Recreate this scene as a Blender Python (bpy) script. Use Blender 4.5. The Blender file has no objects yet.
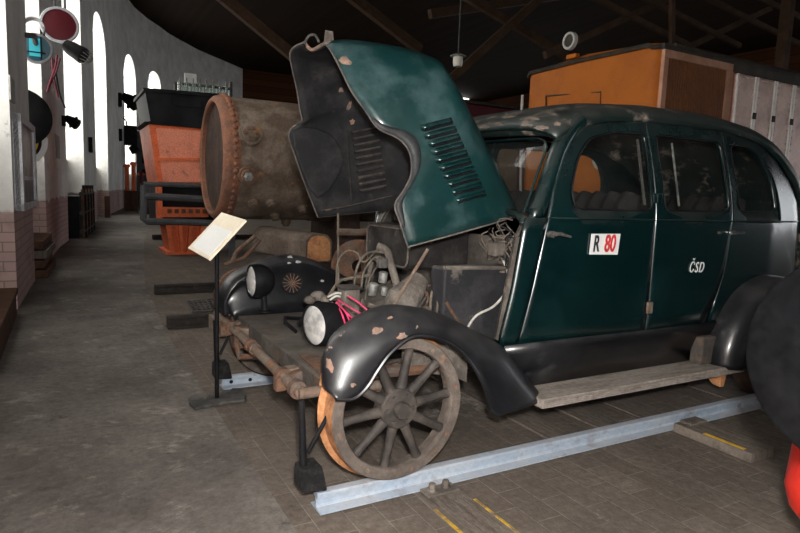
import bpy, bmesh, math, random
from mathutils import Vector, Matrix
random.seed(7)
C = bpy.context.scene.collection
sc = bpy.context.scene
PI = math.pi

# ------------------------------------------------------------------ camera, world, flash, exposure
CAM = Vector((-1.1339, -2.7801, 1.2))
RV = Vector((0.8745, -0.4837, 0.0364)); UV = Vector((0.0266, 0.1227, 0.9921)); FV = Vector((0.4843, 0.8666, -0.1201))
cd = bpy.data.cameras.new('camera'); cam = bpy.data.objects.new('camera', cd); C.objects.link(cam)
cd.sensor_width = 36; cd.lens = 27.0; cd.clip_start = 0.02; cd.clip_end = 400
cam.matrix_world = Matrix(((RV.x, UV.x, -FV.x, CAM.x), (RV.y, UV.y, -FV.y, CAM.y), (RV.z, UV.z, -FV.z, CAM.z), (0, 0, 0, 1)))
sc.camera = cam
w = bpy.data.worlds.new('World'); sc.world = w; w.use_nodes = True
w.node_tree.nodes['Background'].inputs[0].default_value = (0.93, 0.96, 1.0, 1)
w.node_tree.nodes['Background'].inputs[1].default_value = 2.4
sc.view_settings.view_transform = 'Standard'; sc.view_settings.look = 'None'
sc.view_settings.exposure = 0.0; sc.view_settings.gamma = 1.0
fl = bpy.data.lights.new('camera_flash', 'POINT'); fl.energy = 390; fl.shadow_soft_size = 0.045; fl.color = (1, 0.97, 0.93)
flo = bpy.data.objects.new('camera_flash', fl); C.objects.link(flo); flo.location = CAM + UV * 0.13 + RV * 0.05
WIN_E = 4.5

# ------------------------------------------------------------------ picture point -> place on a known plane
def ray(px, py): return FV + RV * ((px - 400) / 600) - UV * ((py - 266.5) / 600)
def ony(px, py, y): d = ray(px, py); return CAM + d * ((y - CAM.y) / d.y)
def onx(px, py, x): d = ray(px, py); return CAM + d * ((x - CAM.x) / d.x)
def onz(px, py, z=0.0): d = ray(px, py); return CAM + d * ((z - CAM.z) / d.z)
def pix(p):
    d = Vector(p) - CAM; f = d.dot(FV); return 400 + 600 * d.dot(RV) / f, 266.5 - 600 * d.dot(UV) / f
def xz(px, py, y): p = ony(px, py, y); return (p.x, p.z)

# ------------------------------------------------------------------ materials
def newmat(name):
    m = bpy.data.materials.new(name); m.use_nodes = True
    nt = m.node_tree; return m, nt, nt.nodes['Principled BSDF']
def node(nt, t, **k):
    n = nt.nodes.new(t)
    for a, b in k.items(): setattr(n, a, b)
    return n
def mixc(nt, fac, a, b):
    n = node(nt, 'ShaderNodeMix', data_type='RGBA')
    for s, v in ((0, fac), (6, a), (7, b)):
        if hasattr(v, 'is_linked'): nt.links.new(v, n.inputs[s])
        elif s == 0: n.inputs[0].default_value = v
        else: n.inputs[s].default_value = (*v, 1)
    return n.outputs[2]
def noise(nt, vec, scale, detail=5, rough=.6):
    n = node(nt, 'ShaderNodeTexNoise'); n.inputs['Scale'].default_value = scale
    n.inputs['Detail'].default_value = detail; n.inputs['Roughness'].default_value = rough
    nt.links.new(vec, n.inputs['Vector']); return n.outputs['Fac']
def ramp(nt, fac, lo, hi):
    n = node(nt, 'ShaderNodeMapRange'); n.inputs[1].default_value = lo; n.inputs[2].default_value = hi
    nt.links.new(fac, n.inputs[0]); return n.outputs[0]
def mul(nt, a, b):
    n = node(nt, 'ShaderNodeMath', operation='MULTIPLY')
    for i, v in enumerate((a, b)):
        if hasattr(v, 'is_linked'): nt.links.new(v, n.inputs[i])
        else: n.inputs[i].default_value = v
    return n.outputs[0]
def bumpit(nt, bs, h, strength, dist=.02):
    b = node(nt, 'ShaderNodeBump'); b.inputs['Strength'].default_value = strength; b.inputs['Distance'].default_value = dist
    nt.links.new(h, b.inputs['Height']); nt.links.new(b.outputs[0], bs.inputs['Normal'])
def mat(name, c1=None, c2=None, rough=.6, metal=0., scale=6., lo=.45, hi=.62, c3=None, s3=14., lo3=.6, hi3=.68, bump=0., dust=0., dustc=(.22, .20, .18), stretch=None, coat=0., spec=None, grime=.32):
    m, nt, bs = newmat(name)
    bs.inputs['Specular IOR Level'].default_value = spec if spec is not None else (.5 if rough < .5 else .2)
    tc = node(nt, 'ShaderNodeTexCoord'); vec = tc.outputs['Object']
    if stretch:
        mp = node(nt, 'ShaderNodeMapping'); mp.inputs['Scale'].default_value = stretch
        nt.links.new(vec, mp.inputs[0]); vec = mp.outputs[0]
    col = None
    bs.inputs['Base Color'].default_value = (*c1, 1); bs.inputs['Roughness'].default_value = rough; bs.inputs['Metallic'].default_value = metal
    if coat: bs.inputs['Coat Weight'].default_value = coat; bs.inputs['Coat Roughness'].default_value = .12
    f = noise(nt, vec, scale)
    if c2: col = mixc(nt, ramp(nt, f, lo, hi), c1, c2)
    if c3: col = mixc(nt, ramp(nt, noise(nt, vec, s3, 6, .65), lo3, hi3), col if col else c1, c3)
    if grime:
        gm_ = node(nt, 'ShaderNodeMapRange'); gm_.inputs[1].default_value = .3; gm_.inputs[2].default_value = .7; gm_.inputs[3].default_value = 1 - grime; gm_.inputs[4].default_value = 1 + grime
        nt.links.new(noise(nt, tc.outputs['Object'], 38, 8, .75), gm_.inputs[0]); mm_ = node(nt, 'ShaderNodeVectorMath', operation='SCALE')
        if col: nt.links.new(col, mm_.inputs[0])
        else: mm_.inputs[0].default_value = c1
        nt.links.new(gm_.outputs[0], mm_.inputs['Scale']); col = mm_.outputs[0]
    if dust:
        g = node(nt, 'ShaderNodeNewGeometry'); sp = node(nt, 'ShaderNodeSeparateXYZ'); nt.links.new(g.outputs['Normal'], sp.inputs[0])
        d = mul(nt, ramp(nt, sp.outputs[2], .1, 1.), mul(nt, ramp(nt, noise(nt, vec, scale * 2.3), .25, .7), dust))
        col = mixc(nt, d, col if col else c1, dustc)
        r = node(nt, 'ShaderNodeMix'); nt.links.new(d, r.inputs[0]); r.inputs[2].default_value = rough; r.inputs[3].default_value = .85
        nt.links.new(r.outputs[0], bs.inputs['Roughness'])
    if col: nt.links.new(col, bs.inputs['Base Color'])
    if bump: bumpit(nt, bs, noise(nt, vec, scale * 4, 6), bump)
    return m
def emit(name, c, e):
    m, nt, bs = newmat(name); bs.inputs['Base Color'].default_value = (*c, 1)
    bs.inputs['Emission Color'].default_value = (*c, 1); bs.inputs['Emission Strength'].default_value = e; return m
def glassmat(name, tint=(.8, .85, .85), refl=.12, dirt=.1):
    m = bpy.data.materials.new(name); m.use_nodes = True; nt = m.node_tree; nt.nodes.clear()
    o = node(nt, 'ShaderNodeOutputMaterial'); t = node(nt, 'ShaderNodeBsdfTransparent'); g = node(nt, 'ShaderNodeBsdfGlossy'); d = node(nt, 'ShaderNodeBsdfDiffuse')
    t.inputs[0].default_value = (*tint, 1); g.inputs['Roughness'].default_value = .03; d.inputs[0].default_value = (.35, .33, .30, 1)
    a = node(nt, 'ShaderNodeMixShader'); a.inputs[0].default_value = refl; b = node(nt, 'ShaderNodeMixShader')
    tc = node(nt, 'ShaderNodeTexCoord'); f = mul(nt, ramp(nt, noise(nt, tc.outputs['Object'], 3), .3, .8), dirt); nt.links.new(f, b.inputs[0])
    nt.links.new(t.outputs[0], a.inputs[1]); nt.links.new(g.outputs[0], a.inputs[2]); nt.links.new(a.outputs[0], b.inputs[1]); nt.links.new(d.outputs[0], b.inputs[2])
    nt.links.new(b.outputs[0], o.inputs[0]); return m
def floormat(name, kind):
    m, nt, bs = newmat(name); tc = node(nt, 'ShaderNodeTexCoord'); v = tc.outputs['Object']
    bs.inputs['Roughness'].default_value = .85; bs.inputs['Specular IOR Level'].default_value = .2
    def fine(c, lo_=.62, hi_=1.42):
        gm_ = node(nt, 'ShaderNodeMapRange'); gm_.inputs[1].default_value = .3; gm_.inputs[2].default_value = .7; gm_.inputs[3].default_value = lo_; gm_.inputs[4].default_value = hi_
        nt.links.new(noise(nt, v, 26, 9, .8), gm_.inputs[0]); mm_ = node(nt, 'ShaderNodeVectorMath', operation='SCALE'); nt.links.new(c, mm_.inputs[0]); nt.links.new(gm_.outputs[0], mm_.inputs['Scale']); return mm_.outputs[0]
    if kind == 'concrete':
        c = mixc(nt, ramp(nt, noise(nt, v, 1.3, 8, .7), .35, .68), (.08, .07, .062), (.185, .165, .148))
        c = mixc(nt, ramp(nt, noise(nt, v, 3.2, 9, .8), .55, .72), c, (.34, .31, .28))
        c = mixc(nt, ramp(nt, noise(nt, v, 7, 6, .7), .60, .72), c, (.06, .055, .05)); c = fine(c)
        nt.links.new(c, bs.inputs['Base Color']); bumpit(nt, bs, noise(nt, v, 22, 8, .7), .5, .01)
    else:
        mp = node(nt, 'ShaderNodeMapping'); nt.links.new(v, mp.inputs[0]); mp.inputs['Rotation'].default_value = (0, 0, PI / 2)
        br = node(nt, 'ShaderNodeTexBrick'); nt.links.new(mp.outputs[0], br.inputs['Vector'])
        br.inputs['Scale'].default_value = 1.0; br.inputs['Brick Width'].default_value = .24; br.inputs['Row Height'].default_value = .125
        br.inputs['Mortar Size'].default_value = .003; br.inputs['Mortar Smooth'].default_value = .4
        br.inputs['Color1'].default_value = (.110, .088, .072, 1); br.inputs['Color2'].default_value = (.155, .127, .104, 1); br.inputs['Mortar'].default_value = (.20, .172, .148, 1)
        c = mixc(nt, ramp(nt, noise(nt, v, 2.0, 8, .7), .38, .66), br.outputs['Color'], (.095, .079, .066))
        c = mixc(nt, ramp(nt, noise(nt, v, 5, 8, .75), .60, .74), c, (.24, .208, .178))
        c = mixc(nt, ramp(nt, noise(nt, v, 8, 6, .75), .62, .75), c, (.055, .05, .045))
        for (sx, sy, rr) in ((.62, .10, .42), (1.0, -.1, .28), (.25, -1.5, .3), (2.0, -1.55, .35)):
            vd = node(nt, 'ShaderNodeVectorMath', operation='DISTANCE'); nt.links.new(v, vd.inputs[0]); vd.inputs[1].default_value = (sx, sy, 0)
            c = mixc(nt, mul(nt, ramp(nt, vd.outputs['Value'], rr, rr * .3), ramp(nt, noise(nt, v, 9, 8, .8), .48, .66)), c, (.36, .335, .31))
        c = fine(c)
        nt.links.new(c, bs.inputs['Base Color'])
        a = node(nt, 'ShaderNodeMath', operation='SUBTRACT'); nt.links.new(noise(nt, v, 25, 6), a.inputs[0]); nt.links.new(br.outputs['Fac'], a.inputs[1])
        bumpit(nt, bs, a.outputs[0], .55, .012)
    return m
def wallmat():
    m, nt, bs = newmat('plaster_over_pink_brick'); tc = node(nt, 'ShaderNodeTexCoord'); v = tc.outputs['Object']; bs.inputs['Roughness'].default_value = .9
    white = mixc(nt, ramp(nt, noise(nt, v, 1.1, 7, .7), .4, .7), (.80, .79, .76), (.55, .54, .51))
    white = mixc(nt, ramp(nt, noise(nt, v, 4, 7, .7), .6, .72), white, (.32, .30, .275))
    sep = node(nt, 'ShaderNodeSeparateXYZ'); nt.links.new(v, sep.inputs[0])
    cb = node(nt, 'ShaderNodeCombineXYZ'); a = node(nt, 'ShaderNodeMath', operation='ADD'); nt.links.new(sep.outputs[0], a.inputs[0]); nt.links.new(sep.outputs[1], a.inputs[1])
    nt.links.new(a.outputs[0], cb.inputs[0]); nt.links.new(sep.outputs[2], cb.inputs[1])
    br = node(nt, 'ShaderNodeTexBrick'); nt.links.new(cb.outputs[0], br.inputs['Vector']); br.inputs['Scale'].default_value = 1
    br.inputs['Brick Width'].default_value = .28; br.inputs['Row Height'].default_value = .09; br.inputs['Mortar Size'].default_value = .006
    br.inputs['Color1'].default_value = (.40, .27, .25, 1); br.inputs['Color2'].default_value = (.46, .31, .29, 1); br.inputs['Mortar'].default_value = (.22, .17, .16, 1)
    pink = mixc(nt, ramp(nt, noise(nt, v, 3, 6, .7), .5, .75), br.outputs['Color'], (.22, .16, .14))
    z = node(nt, 'ShaderNodeMath', operation='ADD'); nt.links.new(sep.outputs[2], z.inputs[0]); nt.links.new(mul(nt, noise(nt, v, 3, 3), .25), z.inputs[1])
    nt.links.new(mixc(nt, ramp(nt, z.outputs[0], 1.02, 1.06), pink, white), bs.inputs['Base Color']); bumpit(nt, bs, noise(nt, v, 12, 6), .3, .02)
    return m
def boards(name, c1, c2, axis, width):
    m, nt, bs = newmat(name); tc = node(nt, 'ShaderNodeTexCoord'); bs.inputs['Roughness'].default_value = .85; bs.inputs['Specular IOR Level'].default_value = .1
    sep = node(nt, 'ShaderNodeSeparateXYZ'); nt.links.new(tc.outputs['Object'], sep.inputs[0])
    d = node(nt, 'ShaderNodeMath', operation='DIVIDE'); nt.links.new(sep.outputs[axis], d.inputs[0]); d.inputs[1].default_value = width
    fr = node(nt, 'ShaderNodeMath', operation='FRACT'); nt.links.new(d.outputs[0], fr.inputs[0])
    fo = node(nt, 'ShaderNodeMath', operation='FLOOR'); nt.links.new(d.outputs[0], fo.inputs[0])
    wn = node(nt, 'ShaderNodeTexWhiteNoise', noise_dimensions='1D'); nt.links.new(fo.outputs[0], wn.inputs['W'])
    c = mixc(nt, wn.outputs[0], c1, c2); gap = node(nt, 'ShaderNodeMath', operation='LESS_THAN'); nt.links.new(fr.outputs[0], gap.inputs[0]); gap.inputs[1].default_value = .06
    nt.links.new(mixc(nt, gap.outputs[0], c, (.01, .007, .005)), bs.inputs['Base Color']); return m

K = {}
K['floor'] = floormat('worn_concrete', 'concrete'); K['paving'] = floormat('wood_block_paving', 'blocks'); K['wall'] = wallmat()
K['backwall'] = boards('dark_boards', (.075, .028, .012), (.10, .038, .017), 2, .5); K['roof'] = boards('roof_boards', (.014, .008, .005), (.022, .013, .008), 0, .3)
K['beam'] = mat('old_beam', (.05, .027, .015), (.075, .042, .024), .8, scale=3)
K['pane'] = emit('daylit_window', (1, .985, .93), WIN_E)
K['rail_blue'] = mat('pale_blue_painted_rail', grime=.16, c1=(.30, .365, .445), c2=(.35, .40, .46), rough=.55, scale=5, c3=(.17, .15, .14), s3=9, lo3=.56, hi3=.75, dust=.55, dustc=(.36, .34, .33))
K['rail_dark'] = mat('dark_rail', (.025, .022, .02), (.05, .04, .035), .6, scale=8)
K['sleeper'] = mat('old_sleeper', (.15, .125, .105), (.09, .075, .063), .85, scale=4, stretch=(9, 1, 1), bump=.4, c3=(.20, .17, .145), s3=5)
K['yellow'] = mat('worn_yellow_paint', (.55, .34, .03), (.13, .10, .075), .7, scale=11, lo=.44, hi=.60)
K['green'] = mat('dark_green_paint', grime=.12, c1=(.0012, .0095, .0102), c2=(.0018, .0125, .013), rough=.26, scale=3, c3=(.005, .022, .0225), s3=2.2, lo3=.56, hi3=.8, dust=.25, coat=.3)
K['hoodgreen'] = mat('bonnet_green_paint', grime=.14, c1=(.0035, .024, .0245), c2=(.006, .034, .0345), rough=.34, scale=3, c3=(.06, .105, .11), s3=4, lo3=.50, hi3=.80, coat=.35)
K['roofp'] = mat('dusty_roof_paint', (.005, .013, .012), (.014, .021, .020), .42, scale=4, c3=(.24, .19, .16), s3=7, lo3=.55, hi3=.68, dust=.3, dustc=(.20, .18, .165))
K['black'] = mat('dusty_black_paint', (.005, .0055, .007), (.011, .0115, .0135), .30, spec=.35, scale=3, c3=(.05, .05, .052), s3=5, lo3=.58, hi3=.78, dust=.30, dustc=(.16, .155, .155), coat=.25)
K['fender'] = mat('worn_black_fender', (.005, .0055, .007), (.012, .0125, .0155), .31, spec=.4, scale=4, c3=(.36, .25, .20), s3=7, lo3=.69, hi3=.71, dust=.38, dustc=(.15, .145, .145), coat=.12)
K['inner'] = mat('dull_black_inside', (.009, .009, .010), (.024, .023, .024), .62, spec=.25, scale=5, c3=(.05, .043, .04), s3=6, lo3=.6, hi3=.75)
K['peel'] = mat('peeled_paint', (.20, .155, .125), (.10, .085, .075), .85, scale=16)
K['edge'] = mat('worn_bonnet_edge', (.11, .095, .085), (.05, .05, .05), .8, scale=9, c3=(.26, .14, .09), s3=5, lo3=.58, hi3=.64)
K['flange'] = mat('bare_grey_flange', (.03, .032, .034), (.055, .055, .056), .5, scale=5)
K['chip'] = mat('chipped_edge', (.24, .15, .11), (.10, .09, .085), .8, scale=14)
K['bay'] = mat('dusty_engine_bay', (.018, .016, .016), (.042, .037, .034), .75, scale=6, c3=(.10, .08, .065), s3=10, dust=.6, dustc=(.18, .155, .13))
K['bayblue'] = mat('greyblue_metal_box', (.022, .022, .025), (.042, .041, .044), .55, scale=5, c3=(.11, .095, .085), s3=8, dust=.6)
K['dustgrey'] = mat('dust_caked_metal', (.10, .086, .075), (.17, .148, .128), .9, scale=9, bump=.5, c3=(.09, .075, .065), s3=12)
K['rust'] = mat('rust', (.15, .080, .050), (.09, .053, .038), .85, scale=9, bump=.5, c3=(.10, .085, .075), s3=15, lo3=.5, hi3=.65)
K['rust2'] = mat('brown_grey_casting', (.07, .052, .041), (.11, .085, .068), .85, scale=5, bump=.4, c3=(.10, .055, .035), s3=8)
K['rustorange'] = mat('orange_rust', (.42, .20, .09), (.30, .13, .06), .85, scale=9, bump=.4, c3=(.12, .075, .05), s3=18, lo3=.58, hi3=.68)
K['rustgrey'] = mat('grey_rusty_steel', (.135, .095, .072), (.19, .155, .125), .8, scale=8, bump=.4, c3=(.19, .10, .06), s3=10, lo3=.56, hi3=.7)
K['wheel'] = mat('grimy_wheel', (.085, .07, .06), (.13, .108, .092), .75, scale=8, bump=.3, c3=(.20, .13, .09), s3=14, lo3=.6, hi3=.72)
K['spoke'] = mat('dark_wheel_spoke', (.034, .030, .028), (.068, .058, .051), .6, scale=8)
K['boiler'] = mat('weathered_boiler_steel', (.085, .060, .044), (.165, .128, .10), .8, scale=3.5, bump=.5, c3=(.23, .12, .06), s3=5, lo3=.56, hi3=.7)
K['boilerend'] = mat('boiler_end_rust', (.17, .075, .045), (.115, .06, .042), .85, scale=5, bump=.5, c3=(.14, .08, .055), s3=9)
K['darkfill'] = mat('painted_dark_fill', (.03, .018, .014), (.05, .03, .022), .9, scale=6, bump=.4)  # dark fill for the boiler's shaded hollow, also on saddles and far tyres
K['deck'] = mat('dusty_deck_plate', (.06, .052, .046), (.105, .09, .078), .8, scale=5, c3=(.15, .085, .055), s3=6, lo3=.58, hi3=.72, dust=.5, dustc=(.17, .15, .13))
K['wood'] = mat('grey_running_board', (.30, .265, .235), (.21, .18, .155), .85, scale=4, stretch=(1, 8, 8), bump=.3, c3=(.12, .10, .085), s3=9, lo3=.62)
K['paper'] = mat('aged_card', grime=.08, c1=(.88, .79, .63), c2=(.82, .72, .56), rough=.7, scale=4); K['white'] = mat('white_paper', grime=.04, c1=(.85, .85, .83), rough=.6)
K['blackmetal'] = mat('black_iron', (.007, .007, .008), (.013, .013, .014), .55, spec=.1, scale=6)
K['castiron'] = mat('cast_iron', (.05, .048, .046), (.085, .08, .075), .6, scale=9, bump=.3)
K['chrome'] = mat('dull_chrome', (.62, .62, .60), (.42, .42, .40), .25, .9, scale=8)
K['lens'] = mat('headlamp_lens', grime=.12, c1=(.82, .82, .80), c2=(.36, .36, .35), rough=.16, metal=.4, scale=9, c3=(.9, .9, .88), s3=5, coat=.8)
K['silver'] = mat('aluminium_casting', (.26, .26, .25), (.11, .105, .10), .5, .4, scale=12)
K['pink'] = mat('pink_wire', (.55, .045, .12), rough=.5); K['cable'] = mat('dusty_cable', (.15, .125, .10), (.075, .063, .053), .8, scale=12); K['whitewire'] = mat('whitish_wire', (.50, .48, .44), rough=.7)
K['glass'] = glassmat('dusty_car_glass', (.90, .92, .91), .045, .05); K['seat'] = mat('dark_seat_cloth', (.010, .010, .010), (.02, .018, .018), .9, scale=9)
K['trim'] = mat('interior_beige', (.19, .155, .115), (.14, .11, .085), .85, scale=4)
K['loco'] = mat('orange_loco_paint', grime=.08, c1=(.37, .10, .0045), c2=(.31, .08, .004), rough=.55, scale=2, c3=(.28, .075, .008), s3=3, lo3=.56, hi3=.72)
K['locoframe'] = mat('faded_pink_orange_paint', grime=.12, c1=(.46, .25, .17), c2=(.36, .18, .11), rough=.65, scale=4)
K['grille'] = boards('radiator_slats', (.105, .045, .02), (.16, .07, .03), 0, .05)
K['aluglint'] = mat('painted_edge_glint', grime=.06, c1=(.92, .90, .87), rough=.35, metal=.3)  # near-white, stands in for the flash streaks on the door edges
K['slat'] = mat('brown_slat_paint', (.17, .065, .026), (.13, .05, .022), .6, scale=3)
K['alu'] = mat('pinkish_aluminium_panel', grime=.12, c1=(.78, .58, .52), c2=(.62, .45, .40), rough=.36, metal=.35, scale=3, c3=(.30, .17, .15), s3=3, lo3=.6, hi3=.75)
K['locodark'] = mat('dark_gutter', (.03, .025, .022), (.05, .04, .03), .6)
K['palegrey'] = mat('pale_grey_paint', (.42, .41, .39), (.34, .33, .31), .7, scale=3)
K['orange'] = mat('red_orange_paint', (.72, .16, .06), (.58, .125, .05), .6, scale=4, c3=(.28, .075, .04), s3=7, lo3=.6, hi3=.72)
K['salmon'] = mat('faded_salmon_paint', (.78, .27, .17), (.66, .22, .135), .65, scale=4, c3=(.33, .12, .08), s3=6, lo3=.6, hi3=.72)
K['hopper'] = mat('black_hopper_steel', (.006, .0065, .008), (.014, .0145, .016), .6, scale=3, spec=.12)
K['frame'] = mat('grey_bent_frame', (.085, .088, .095), (.065, .066, .07), .5, scale=5)
K['maroon'] = mat('maroon_paint', (.085, .010, .018), rough=.5); K['red'] = mat('bright_red_paint', grime=.06, c1=(.30, .012, .006), c2=(.26, .010, .006), rough=.35, scale=4)
K['disc'] = mat('black_disc_paint', (.004, .004, .0045), (.007, .007, .0075), .85, spec=.0, scale=5, c3=(.012, .012, .012), s3=30, lo3=.66, hi3=.72)
K['cyan'] = mat('blue_lens', (.012, .10, .15), rough=.2, coat=.5); K['cyanlit'] = emit('backlit_blue_lens', (.03, .36, .44), .45); K['redlens'] = mat('dark_red_lens', grime=.05, c1=(.06, .006, .010), rough=.4, spec=.15)
K['yel'] = mat('yellow_enamel', grime=.05, c1=(.80, .50, .03), rough=.4); K['enamel'] = mat('white_enamel', grime=.05, c1=(.75, .75, .75), rough=.4); K['signalgrey'] = mat('grey_signal_housing', (.30, .30, .32), (.22, .22, .24), .5, scale=5)
K['whitewood'] = mat('white_frame_paint', (.62, .62, .66), (.45, .45, .48), .6, scale=5); K['picture'] = mat('dark_photo_board', (.05, .05, .052), (.12, .12, .125), .35, scale=5)
K['clearglass'] = glassmat('clear_glass_jar', (.75, .85, .82), .2, .1); K['darkbrown'] = mat('dark_brown_wood', (.07, .035, .022), (.10, .05, .03), .8, scale=5)
K['lampglass'] = mat('milky_lamp_glass', grime=.0, c1=(.55, .53, .45), rough=.3); K['black_ink'] = mat('black_lettering', (.02, .02, .025), rough=.4); K['red_ink'] = mat('red_lettering', (.50, .03, .03), rough=.4)
K['axleblack'] = mat('brush_bristles', (.012, .012, .013), (.03, .03, .03), .9, scale=30, bump=.8)

# ------------------------------------------------------------------ mesh helpers
def rootloc(o):
    v = Vector((0, 0, 0))
    while o: v += o.location; o = o.parent
    return v
class MB:
    def __init__(s): s.b = bmesh.new()
    def quadgrid(s, rows, closed=False):
        vs = [[s.b.verts.new(p) for p in r] for r in rows]
        for i in range(len(vs) - 1):
            n = len(vs[i])
            for j in range(n if closed else n - 1):
                try: s.b.faces.new((vs[i][j], vs[i][(j + 1) % n], vs[i + 1][(j + 1) % n], vs[i + 1][j]))
                except ValueError: pass
        return vs
    def face(s, pts):
        s.b.faces.new([s.b.verts.new(p) for p in pts]); return s
    def hexa(s, p):   # 8 corners: bottom 0-3, top 4-7
        v = [s.b.verts.new(q) for q in p]
        for f in ((3, 2, 1, 0), (4, 5, 6, 7), (0, 1, 5, 4), (1, 2, 6, 5), (2, 3, 7, 6), (3, 0, 4, 7)): s.b.faces.new([v[i] for i in f])
        return s
    def box(s, a, b):
        (x0, y0, z0), (x1, y1, z1) = a, b
        return s.hexa([(x0, y0, z0), (x1, y0, z0), (x1, y1, z0), (x0, y1, z0), (x0, y0, z1), (x1, y0, z1), (x1, y1, z1), (x0, y1, z1)])
    def prism(s, poly, f0, f1):   # poly of 2D points, f0/f1 map them to 3D ends
        a = [s.b.verts.new(f0(*p)) for p in poly]; c = [s.b.verts.new(f1(*p)) for p in poly]; n = len(poly)
        s.b.faces.new(a); s.b.faces.new(c[::-1])
        for i in range(n): s.b.faces.new((a[i], c[i], c[(i + 1) % n], a[(i + 1) % n]))
        return s
    def prismy(s, poly, y0, y1): return s.prism(poly, lambda x, z: (x, y0, z), lambda x, z: (x, y1, z))
    def prismx(s, poly, x0, x1): return s.prism(poly, lambda y, z: (x0, y, z), lambda y, z: (x1, y, z))
    def tube(s, pts, r, n=10, cap=True):
        pts = [Vector(p) for p in pts]; rs = r if isinstance(r, (list, tuple)) else [r] * len(pts); rows = []; ref = None
        for i, p in enumerate(pts):
            t = (pts[min(i + 1, len(pts) - 1)] - pts[max(i - 1, 0)]).normalized()
            if ref is None: ref = Vector((0, 0, 1)) if abs(t.z) < .9 else Vector((1, 0, 0))
            a = t.cross(ref).normalized(); b = a.cross(t); ref = b
            rows.append([p + (a * math.cos(2 * PI * k / n) + b * math.sin(2 * PI * k / n)) * rs[i] for k in range(n)])
        vs = s.quadgrid(rows, True)
        if cap: s.b.faces.new(vs[0]); s.b.faces.new(vs[-1][::-1])
        return s
    def lathe(s, prof, o, ax, n=32, close=False):   # prof: (radius, along)
        o = Vector(o); ax = Vector(ax).normalized(); ref = Vector((0, 0, 1)) if abs(ax.z) < .9 else Vector((1, 0, 0)); a = ax.cross(ref).normalized(); b = ax.cross(a)
        if close: prof = list(prof) + [prof[0]]
        rows = [[o + ax * h + (a * math.cos(2 * PI * k / n) + b * math.sin(2 * PI * k / n)) * max(r, 1e-4) for k in range(n)] for r, h in prof]
        s.quadgrid(rows, True); bmesh.ops.remove_doubles(s.b, verts=s.b.verts, dist=1e-6 if close else 3e-4); return s
    def ball(s, o, r, n=12, sc=(1, 1, 1)):
        bmesh.ops.create_uvsphere(s.b, u_segments=n, v_segments=max(6, n // 2), radius=1, matrix=Matrix.Translation(o) @ Matrix.Diagonal((r * sc[0], r * sc[1], r * sc[2], 1))); return s
    def mirror_y(s):
        for v in s.b.verts: v.co.y = -v.co.y
        bmesh.ops.reverse_faces(s.b, faces=s.b.faces); return s
    def build(s, name, m, parent=None, smooth=False, bevel=0, solid=None, at=None, recalc=True):
        if recalc: bmesh.ops.recalc_face_normals(s.b, faces=s.b.faces)
        if parent is not None: loc = rootloc(parent)
        elif at is not None: loc = Vector(at)
        else:
            xs = [v.co.x for v in s.b.verts]; ys = [v.co.y for v in s.b.verts]; zs = [v.co.z for v in s.b.verts]
            loc = Vector(((min(xs) + max(xs)) / 2, (min(ys) + max(ys)) / 2, min(zs)))
        for v in s.b.verts: v.co -= loc
        me = bpy.data.meshes.new(name); s.b.to_mesh(me); s.b.free()
        for mm in (m if isinstance(m, (list, tuple)) else [m]): me.materials.append(mm)
        o = bpy.data.objects.new(name, me); C.objects.link(o)
        if parent is not None: o.parent = parent
        else: o.location = loc
        if solid: md = o.modifiers.new('thickness', 'SOLIDIFY'); md.thickness = solid[0]; md.offset = solid[1]; md.material_offset = solid[2] if len(solid) > 2 else 0; md.material_offset_rim = md.material_offset
        if bevel: md = o.modifiers.new('bevel', 'BEVEL'); md.width = bevel; md.segments = 2; md.limit_method = 'ANGLE'
        if smooth:
            for p in me.polygons: p.use_smooth = True
            try: me.set_sharp_from_angle(angle=math.radians(38))
            except Exception: pass
        return o
def tag(o, label, cat, group=None, kind=None):
    o['label'] = label; o['category'] = cat
    if group: o['group'] = group
    if kind: o['kind'] = kind
    return o
def thing(name, label, cat, loc=(0, 0, 0), group=None):
    o = bpy.data.objects.new(name, None); o.empty_display_size = .1; C.objects.link(o); o.location = loc; return tag(o, label, cat, group)
def struct(o): o['kind'] = 'structure'; return o
def dup(root, loc, label=None, rotz=None):
    r = root.copy(); C.objects.link(r); r.location = loc
    if rotz is not None: r.rotation_euler = (0, 0, rotz)
    if label: r['label'] = label
    for ch in list(root.children):
        c = ch.copy(); C.objects.link(c); c.parent = r
        for g in list(ch.children): d = g.copy(); C.objects.link(d); d.parent = c
    return r
def interp(xs, ys, x):
    if x <= xs[0]: return ys[0]
    for i in range(len(xs) - 1):
        if x <= xs[i + 1]: t = (x - xs[i]) / (xs[i + 1] - xs[i]); return ys[i] + (ys[i + 1] - ys[i]) * t
    return ys[-1]
def crom(pts, n=6):
    P = [Vector(p) for p in pts]; P = [P[0] * 2 - P[1]] + P + [P[-1] * 2 - P[-2]]; out = []
    for i in range(1, len(P) - 2):
        for k in range(n):
            t = k / n; a, b, c, d = P[i - 1:i + 3]
            out.append(.5 * ((2 * b) + (c - a) * t + (2 * a - 5 * b + 4 * c - d) * t * t + (3 * b - a - 3 * c + d) * t ** 3))
    out.append(P[-2]); return out
def rrect(x0, z0, x1, z1, r, n=5):
    out = []
    for cx, cz, a0 in ((x1 - r, z1 - r, 0), (x0 + r, z1 - r, 90), (x0 + r, z0 + r, 180), (x1 - r, z0 + r, 270)):
        for k in range(n + 1): a = math.radians(a0 + 90 * k / n); out.append((cx + r * math.cos(a), cz + r * math.sin(a)))
    return out
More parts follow.
